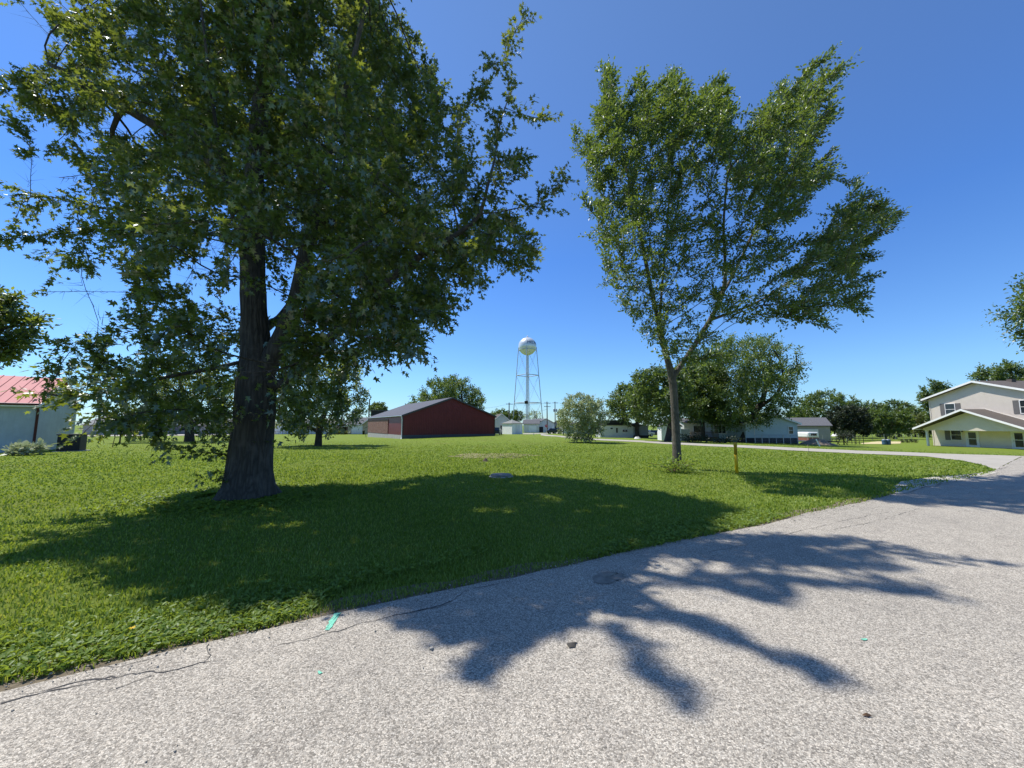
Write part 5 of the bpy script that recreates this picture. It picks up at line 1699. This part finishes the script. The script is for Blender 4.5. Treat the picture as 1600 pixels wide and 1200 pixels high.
def car(px, by, Y, rz, paint, label, suv=False):
    p = at(px, by, Y)
    root = empty('parked_car', (p.x, p.y, tz(p.x, p.y)), label, 'car', rz, 'cars parked far behind the lawn')
    prof = [(-2.15, .38), (2.1, .38), (2.18, .62), (2.1, .86), (1.15, .98), (-1.9 if suv else -1.55, 1.0), (-2.15, .92)]
    top = [(1.15, .985), (.55, 1.45 + .25 * suv), (-1.3 - .6 * suv, 1.47 + .25 * suv), (-1.75 - .3 * suv, 1.005)]

    def ext(pr, w0, w1):
        V = [(x, -w0 if z < 1.2 else -w1, z) for x, z in pr] + [(x, w0 if z < 1.2 else w1, z) for x, z in pr]
        n = len(pr)
        return V, [tuple(range(n)), tuple(range(2 * n - 1, n - 1, -1))] + [((i + 1) % n, i, i + n, (i + 1) % n + n) for i in range(n)]
    m = MB(); m.add(*ext(prof, .85, .85)); m.build('body', paint, root, .06)
    m = MB(); m.add(*ext(top, .78, .62)); m.build('cabin', paint, root, .05)
    for s in (-1, 1):
        m = MB(); y = s * .80
        m.add([(.95, y, 1.04), (.5, s * .70, 1.38 + .25 * suv), (-1.2 - .5 * suv, s * .70, 1.38 + .25 * suv), (-1.5 - .4 * suv, y, 1.04)], [(0, 1, 2, 3) if s < 0 else (3, 2, 1, 0)])
        m.build('side_window', M['glass'], root)
    for x in (-1.35, 1.35):
        for s in (-1, 1):
            m = MB(); m.tube([(x, s * .68, .32), (x, s * .88, .32)], .32, 14); w = m.build('wheel', M['rubber'], root)
            m = MB(); m.tube([(x, s * .881, .32), (x, s * .895, .32)], .19, 10); m.build('rim', M['galv'], w)
    for s in (-1, 1):
        m = MB(); m.box(2.12, 2.2, s * .62 - .14, s * .62 + .14, .62, .76); m.build('headlight', M['galv'], root)


car(777, 675, 90, 1.45, M['carpaint'], 'dark parked vehicle by the right end of the barn', True)
car(866, 676.5, 105, .1, M['carpaint'], 'dark parked car before the tan building')
car(873, 676.5, 112, .2, M['carpaint'], 'dark parked car nearest the pale round tree')
car(1006, 678, 84, .2, M['silver'], 'silver parked car under the left yard tree')
car(1024, 678, 86, .1, M['carpaint'], 'dark parked car glimpsed between the yard tree trunks')

# ================================================================== WATER TOWER
TY = 150.0
tp = at(824.6, 660, TY)
tb = Vector((tp.x, TY, tz(tp.x, TY)))
T = empty('water_tower', tb, 'silver white spherical water tower on four slender legs', 'water tower')
k = TY / F
zc = at(824, 541.2, TY).z - tb.z
Rt = 14.3 * k
za = zc - 6.0 * k
angs = [math.radians(a) for a in (-98, -8, 82, 172)]
R0, R1 = 24.6 * k, 14.6 * k


def leg_at(a, z):
    t = z / za
    q = R0 + (R1 - R0) * t
    return Vector((q * math.cos(a), q * math.sin(a), z))


m = MB()
n1, n2 = 24, 40
V = [(0, 0, zc - Rt)]; fs = []
for i in range(1, n1):
    ph = -PI / 2 + PI * i / n1
    for j in range(n2): V.append((Rt * math.cos(ph) * math.cos(2 * PI * j / n2), Rt * math.cos(ph) * math.sin(2 * PI * j / n2), zc + Rt * math.sin(ph)))
V.append((0, 0, zc + Rt))
for j in range(n2): fs.append((0, 1 + (j + 1) % n2, 1 + j))
for i in range(n1 - 2):
    for j in range(n2): fs.append((1 + i * n2 + j, 1 + i * n2 + (j + 1) % n2, 1 + (i + 1) * n2 + (j + 1) % n2, 1 + (i + 1) * n2 + j))
e = 1 + (n1 - 2) * n2
for j in range(n2): fs.append((e + j, e + (j + 1) % n2, len(V) - 1))
m.add(V, fs, True)
tank = m.build('tank', M['tank'], T)
m = MB(); rr = math.sqrt(Rt * Rt - (6 * k) ** 2)
m.lathe([(rr - .02, za - .12), (rr + .16, za - .12), (rr + .16, za + .12), (rr - .02, za + .12)], 40, smooth=False); m.build('girder_ring', M['legpaint'], tank)
m = MB(); m.lathe([(.5, zc + Rt - .02), (.5, zc + Rt + .25), (.12, zc + Rt + .4), (.1, zc + Rt + .9)], 12); m.build('vent', M['legpaint'], tank)
for a in angs:
    m = MB(); m.tube([leg_at(a, -.4), leg_at(a, za * .5), leg_at(a, za + 1.2)], [.17, .155, .14], 10); lg = m.build('leg', M['legpaint'], T)
    m = MB(); q = leg_at(a, 0); m.box(q.x - .7, q.x + .7, q.y - .7, q.y + .7, -.5, .18); m.build('foot', M['conc'], lg)
m = MB(); m.tube([(0, 0, -.3), (0, 0, zc - Rt + .1)], .19, 14); m.build('riser_pipe', M['legpaint'], T)
for py in (586.5, 629.5):
    z = at(824, py, TY).z - tb.z
    m = MB()
    for i in range(4): m.tube([leg_at(angs[i], z), leg_at(angs[(i + 1) % 4], z)], .15, 8)
    m.build('strut_ring', M['legpaint'], T)
lv = [0.3, at(824, 629.5, TY).z - tb.z, at(824, 586.5, TY).z - tb.z, za]
m = MB()
for z0, z1 in zip(lv[:-1], lv[1:]):
    for i in range(4):
        a, b = angs[i], angs[(i + 1) % 4]
        m.tube([leg_at(a, z0), leg_at(b, z1)], .035, 5); m.tube([leg_at(b, z0), leg_at(a, z1)], .035, 5)
m.build('tie_rod', M['legpaint'], T)
z = at(820, 629.5, TY).z - tb.z; q = leg_at(angs[0], z)
m = MB(); m.lathe([(.2, -.7), (.62, -.6), (.62, .1), (.7, .12), (.7, .4), (.3, .5)], 10, (q.x, q.y, z)); m.build('antenna_box', M['dark'], T)
m = MB(); a = angs[0]
for s in (-.2, .2): m.tube([leg_at(a, 2) + Vector((s, -.5, 0)), leg_at(a, za) + Vector((s, -.5, 0))], .012, 4)
for i in range(60): m.tube([leg_at(a, 2 + i * (za - 2) / 60) + Vector((-.2, -.5, 0)), leg_at(a, 2 + i * (za - 2) / 60) + Vector((.2, -.5, 0))], .02, 4)
m.build('ladder', M['legpaint'], T)


def text_mesh(s, size):
    cu = bpy.data.curves.new('txt', 'FONT'); cu.body = s; cu.size = size; cu.align_x = 'CENTER'; cu.align_y = 'CENTER'
    cu.extrude = 0.0; cu.resolution_u = 3
    ob = bpy.data.objects.new('txt', cu); COL.objects.link(ob)
    dg = bpy.context.evaluated_depsgraph_get()
    me = bpy.data.meshes.new_from_object(ob.evaluated_get(dg))
    bpy.data.objects.remove(ob)
    return me


me = text_mesh('MELVIN', 1.7)
bm = bmesh.new(); bm.from_mesh(me)
for _ in range(2): bmesh.ops.subdivide_edges(bm, edges=[e for e in bm.edges if e.calc_length() > .25], cuts=2)
bmesh.ops.triangulate(bm, faces=bm.faces[:])
cz = at(832, 537.3, TY).z - tb.z - zc
for v in bm.verts:
    lon = -PI / 2 + .72 + v.co.x / Rt * 1.0
    z = cz + v.co.y
    q = math.sqrt(max(.01, (Rt + .02) ** 2 - z * z))
    v.co = (q * math.cos(lon), q * math.sin(lon), zc + z)
bm.to_mesh(me); bm.free()
me.materials.clear(); me.materials.append(M['blueletter'])
o = bpy.data.objects.new('lettering', me); COL.objects.link(o); o.parent = tank

# ================================================================== POLES, WIRES, STOP SIGN


def pole(px, by, ty, Y, label, arms=1, trafo=False):
    p = at(px, 660, Y); b = Vector((p.x, Y, tz(p.x, Y)))
    root = empty('utility_pole', b, label, 'utility pole', .5, 'utility poles')
    h = at(px, ty, Y).z - b.z
    m = MB(); m.tube([(0, 0, -.3), (0, 0, h)], [.2, .14], 10); m.build('post', M['pole'], root)
    for i in range(arms):
        z = h - .5 - i * 1.1
        m = MB(); m.box(-1.2, 1.2, -.24, -.145, z - .07, z + .07); a = m.build('crossarm', M['pole'], root)
        m = MB()
        for x in (-1.1, -.5, .5, 1.1): m.lathe([(.03, z + .072), (.06, z + .14), (.06, z + .2), (.02, z + .24)], 8, (x, -.19, 0))
        m.build('insulator', M['galv'], a)
    if trafo:
        m = MB()
        for s in (-.55, .55): m.lathe([(.24, h - 3.7), (.27, h - 3.6), (.27, h - 2.8), (.24, h - 2.7), (.05, h - 2.6)], 12, (s, -.1, 0))
        m.box(-.6, .6, -.05, .03, h - 3.2, h - 3.1); m.build('transformer', M['galv'], root)
    return b + Vector((0, 0, h - .3))


t1 = pole(576, 0, 625, 92, 'plain utility pole at the left end of the barn', 0)
t2 = pole(795.5, 0, 629, 120, 'utility pole between the barn and the water tower', 1)
t3 = pole(855, 0, 627.5, 122, 'utility pole with the stop sign beside it', 2)
t4 = pole(867.5, 0, 627.5, 140, 'utility pole carrying transformers', 1, True)


def wire(a, b, label, sag=.6):
    n = 14
    pts = [a.lerp(b, i / n) + Vector((0, 0, -sag * 4 * (i / n) * (1 - i / n))) for i in range(n + 1)]
    m = MB(); m.tube([q - pts[0] for q in pts], .03, 4)
    o = m.build('power_line', M['wire']); o.location = pts[0]
    tag(o, label, 'power line', 'overhead power lines')


wire(t2, t3, 'overhead wire running past the water tower legs, upper one')
wire(t2 - Vector((0, 0, 2.2)), t3 - Vector((0, 0, 2.2)), 'overhead wire running past the water tower legs, lower one')
wire(t3, t4, 'short overhead wire between the stop sign pole and the transformer pole', .2)
wire(at(740, 638, 118), t2, 'overhead wire running left from the pole by the barn', .5)
wire(t4, at(1000, 632, 130), 'overhead wire running right from the transformer pole', .8)
p = at(853.6, 675, 112)
root = empty('stop_sign', (p.x, p.y, tz(p.x, p.y)), 'red stop sign before the white hall', 'stop sign', math.radians(-8))
m = MB(); m.tube([(0, .05, -.2), (0, .05, 2.6)], .035, 8); m.build('post', M['galv'], root)
m = MB(); V = [(.42 * math.cos(PI / 8 + i * PI / 4), y, 2.2 + .42 * math.sin(PI / 8 + i * PI / 4)) for y in (-.012, .008) for i in range(8)]
m.add(V, [tuple(range(8)), tuple(range(15, 7, -1))] + [((i + 1) % 8, i, i + 8, (i + 1) % 8 + 8) for i in range(8)]); pl_ = m.build('plate', M['red'], root)
me = text_mesh('STOP', .27)
me.transform(Matrix.Translation((0, -.016, 2.2)) @ Matrix.Rotation(PI / 2, 4, 'X'))
me.materials.clear(); me.materials.append(M['white'])
o = bpy.data.objects.new('lettering', me); COL.objects.link(o); o.parent = pl_
p = gp(834, 680.5)
m = MB(); m.tube([(0, 0, -.1), (.02, 0, .75)], .06, 8); o = m.build('short_post', M['galv']); o.location = p; tag(o, 'short grey post at the start of the lane by the pump house', 'post')

# ================================================================== SKY, SUN, CAMERA
W = bpy.data.worlds.new('World')
SC.world = W
W.use_nodes = True
nt = W.node_tree
sky = nt.nodes.new('ShaderNodeTexSky')
sky.sky_type = 'NISHITA'
sky.sun_disc = False
sky.sun_elevation = SUN_EL
sky.sun_rotation = -SUN_AZ
sky.air_density = 1.0; sky.dust_density = 0.0; sky.ozone_density = 5.0
tc = nt.nodes.new('ShaderNodeTexCoord'); sx = nt.nodes.new('ShaderNodeSeparateXYZ')
nt.links.new(tc.outputs['Generated'], sx.inputs[0])
cr = nt.nodes.new('ShaderNodeValToRGB')
for e, (p, c) in zip([cr.color_ramp.elements[0], cr.color_ramp.elements[1], cr.color_ramp.elements.new(.12), cr.color_ramp.elements.new(.4)], ((0, (.47, .65, .84)), (.75, (.34, .56, 1.0)), (.12, (.56, .77, .98)), (.4, (.48, .74, 1.08)))):
    e.position = p; e.color = (*c, 1)
nt.links.new(sx.outputs[2], cr.inputs[0])
mx = nt.nodes.new('ShaderNodeMix'); mx.data_type = 'RGBA'; mx.blend_type = 'MULTIPLY'; mx.inputs[0].default_value = 1
nt.links.new(sky.outputs[0], mx.inputs[6]); nt.links.new(cr.outputs[0], mx.inputs[7])
nt.links.new(mx.outputs[2], nt.nodes['Background'].inputs[0])
nt.nodes['Background'].inputs[1].default_value = .137

sl = bpy.data.lights.new('sun', 'SUN')
sl.energy = 4.9; sl.angle = math.radians(.53); sl.color = (1, .95, .87)
so = bpy.data.objects.new('sun', sl)
COL.objects.link(so)
so.location = Vector(SUN) * 60
so.rotation_euler = Vector(-SUN).to_track_quat('-Z', 'Y').to_euler()

cam = bpy.data.cameras.new('camera')
cam.sensor_width = 36; cam.lens = 36 * F / 1600
cam.clip_start = .05; cam.clip_end = 6000
co = bpy.data.objects.new('camera', cam)
COL.objects.link(co)
co.location = (0, 0, CH)
co.rotation_euler = (PI / 2 + PIT, 0, 0)
SC.camera = co
SC.view_settings.view_transform = 'Standard'
SC.view_settings.look = 'None'
SC.view_settings.exposure = 0.35
SC.view_settings.gamma = 1
SC.cycles.max_bounces = 8
SC.cycles.transparent_max_bounces = 8
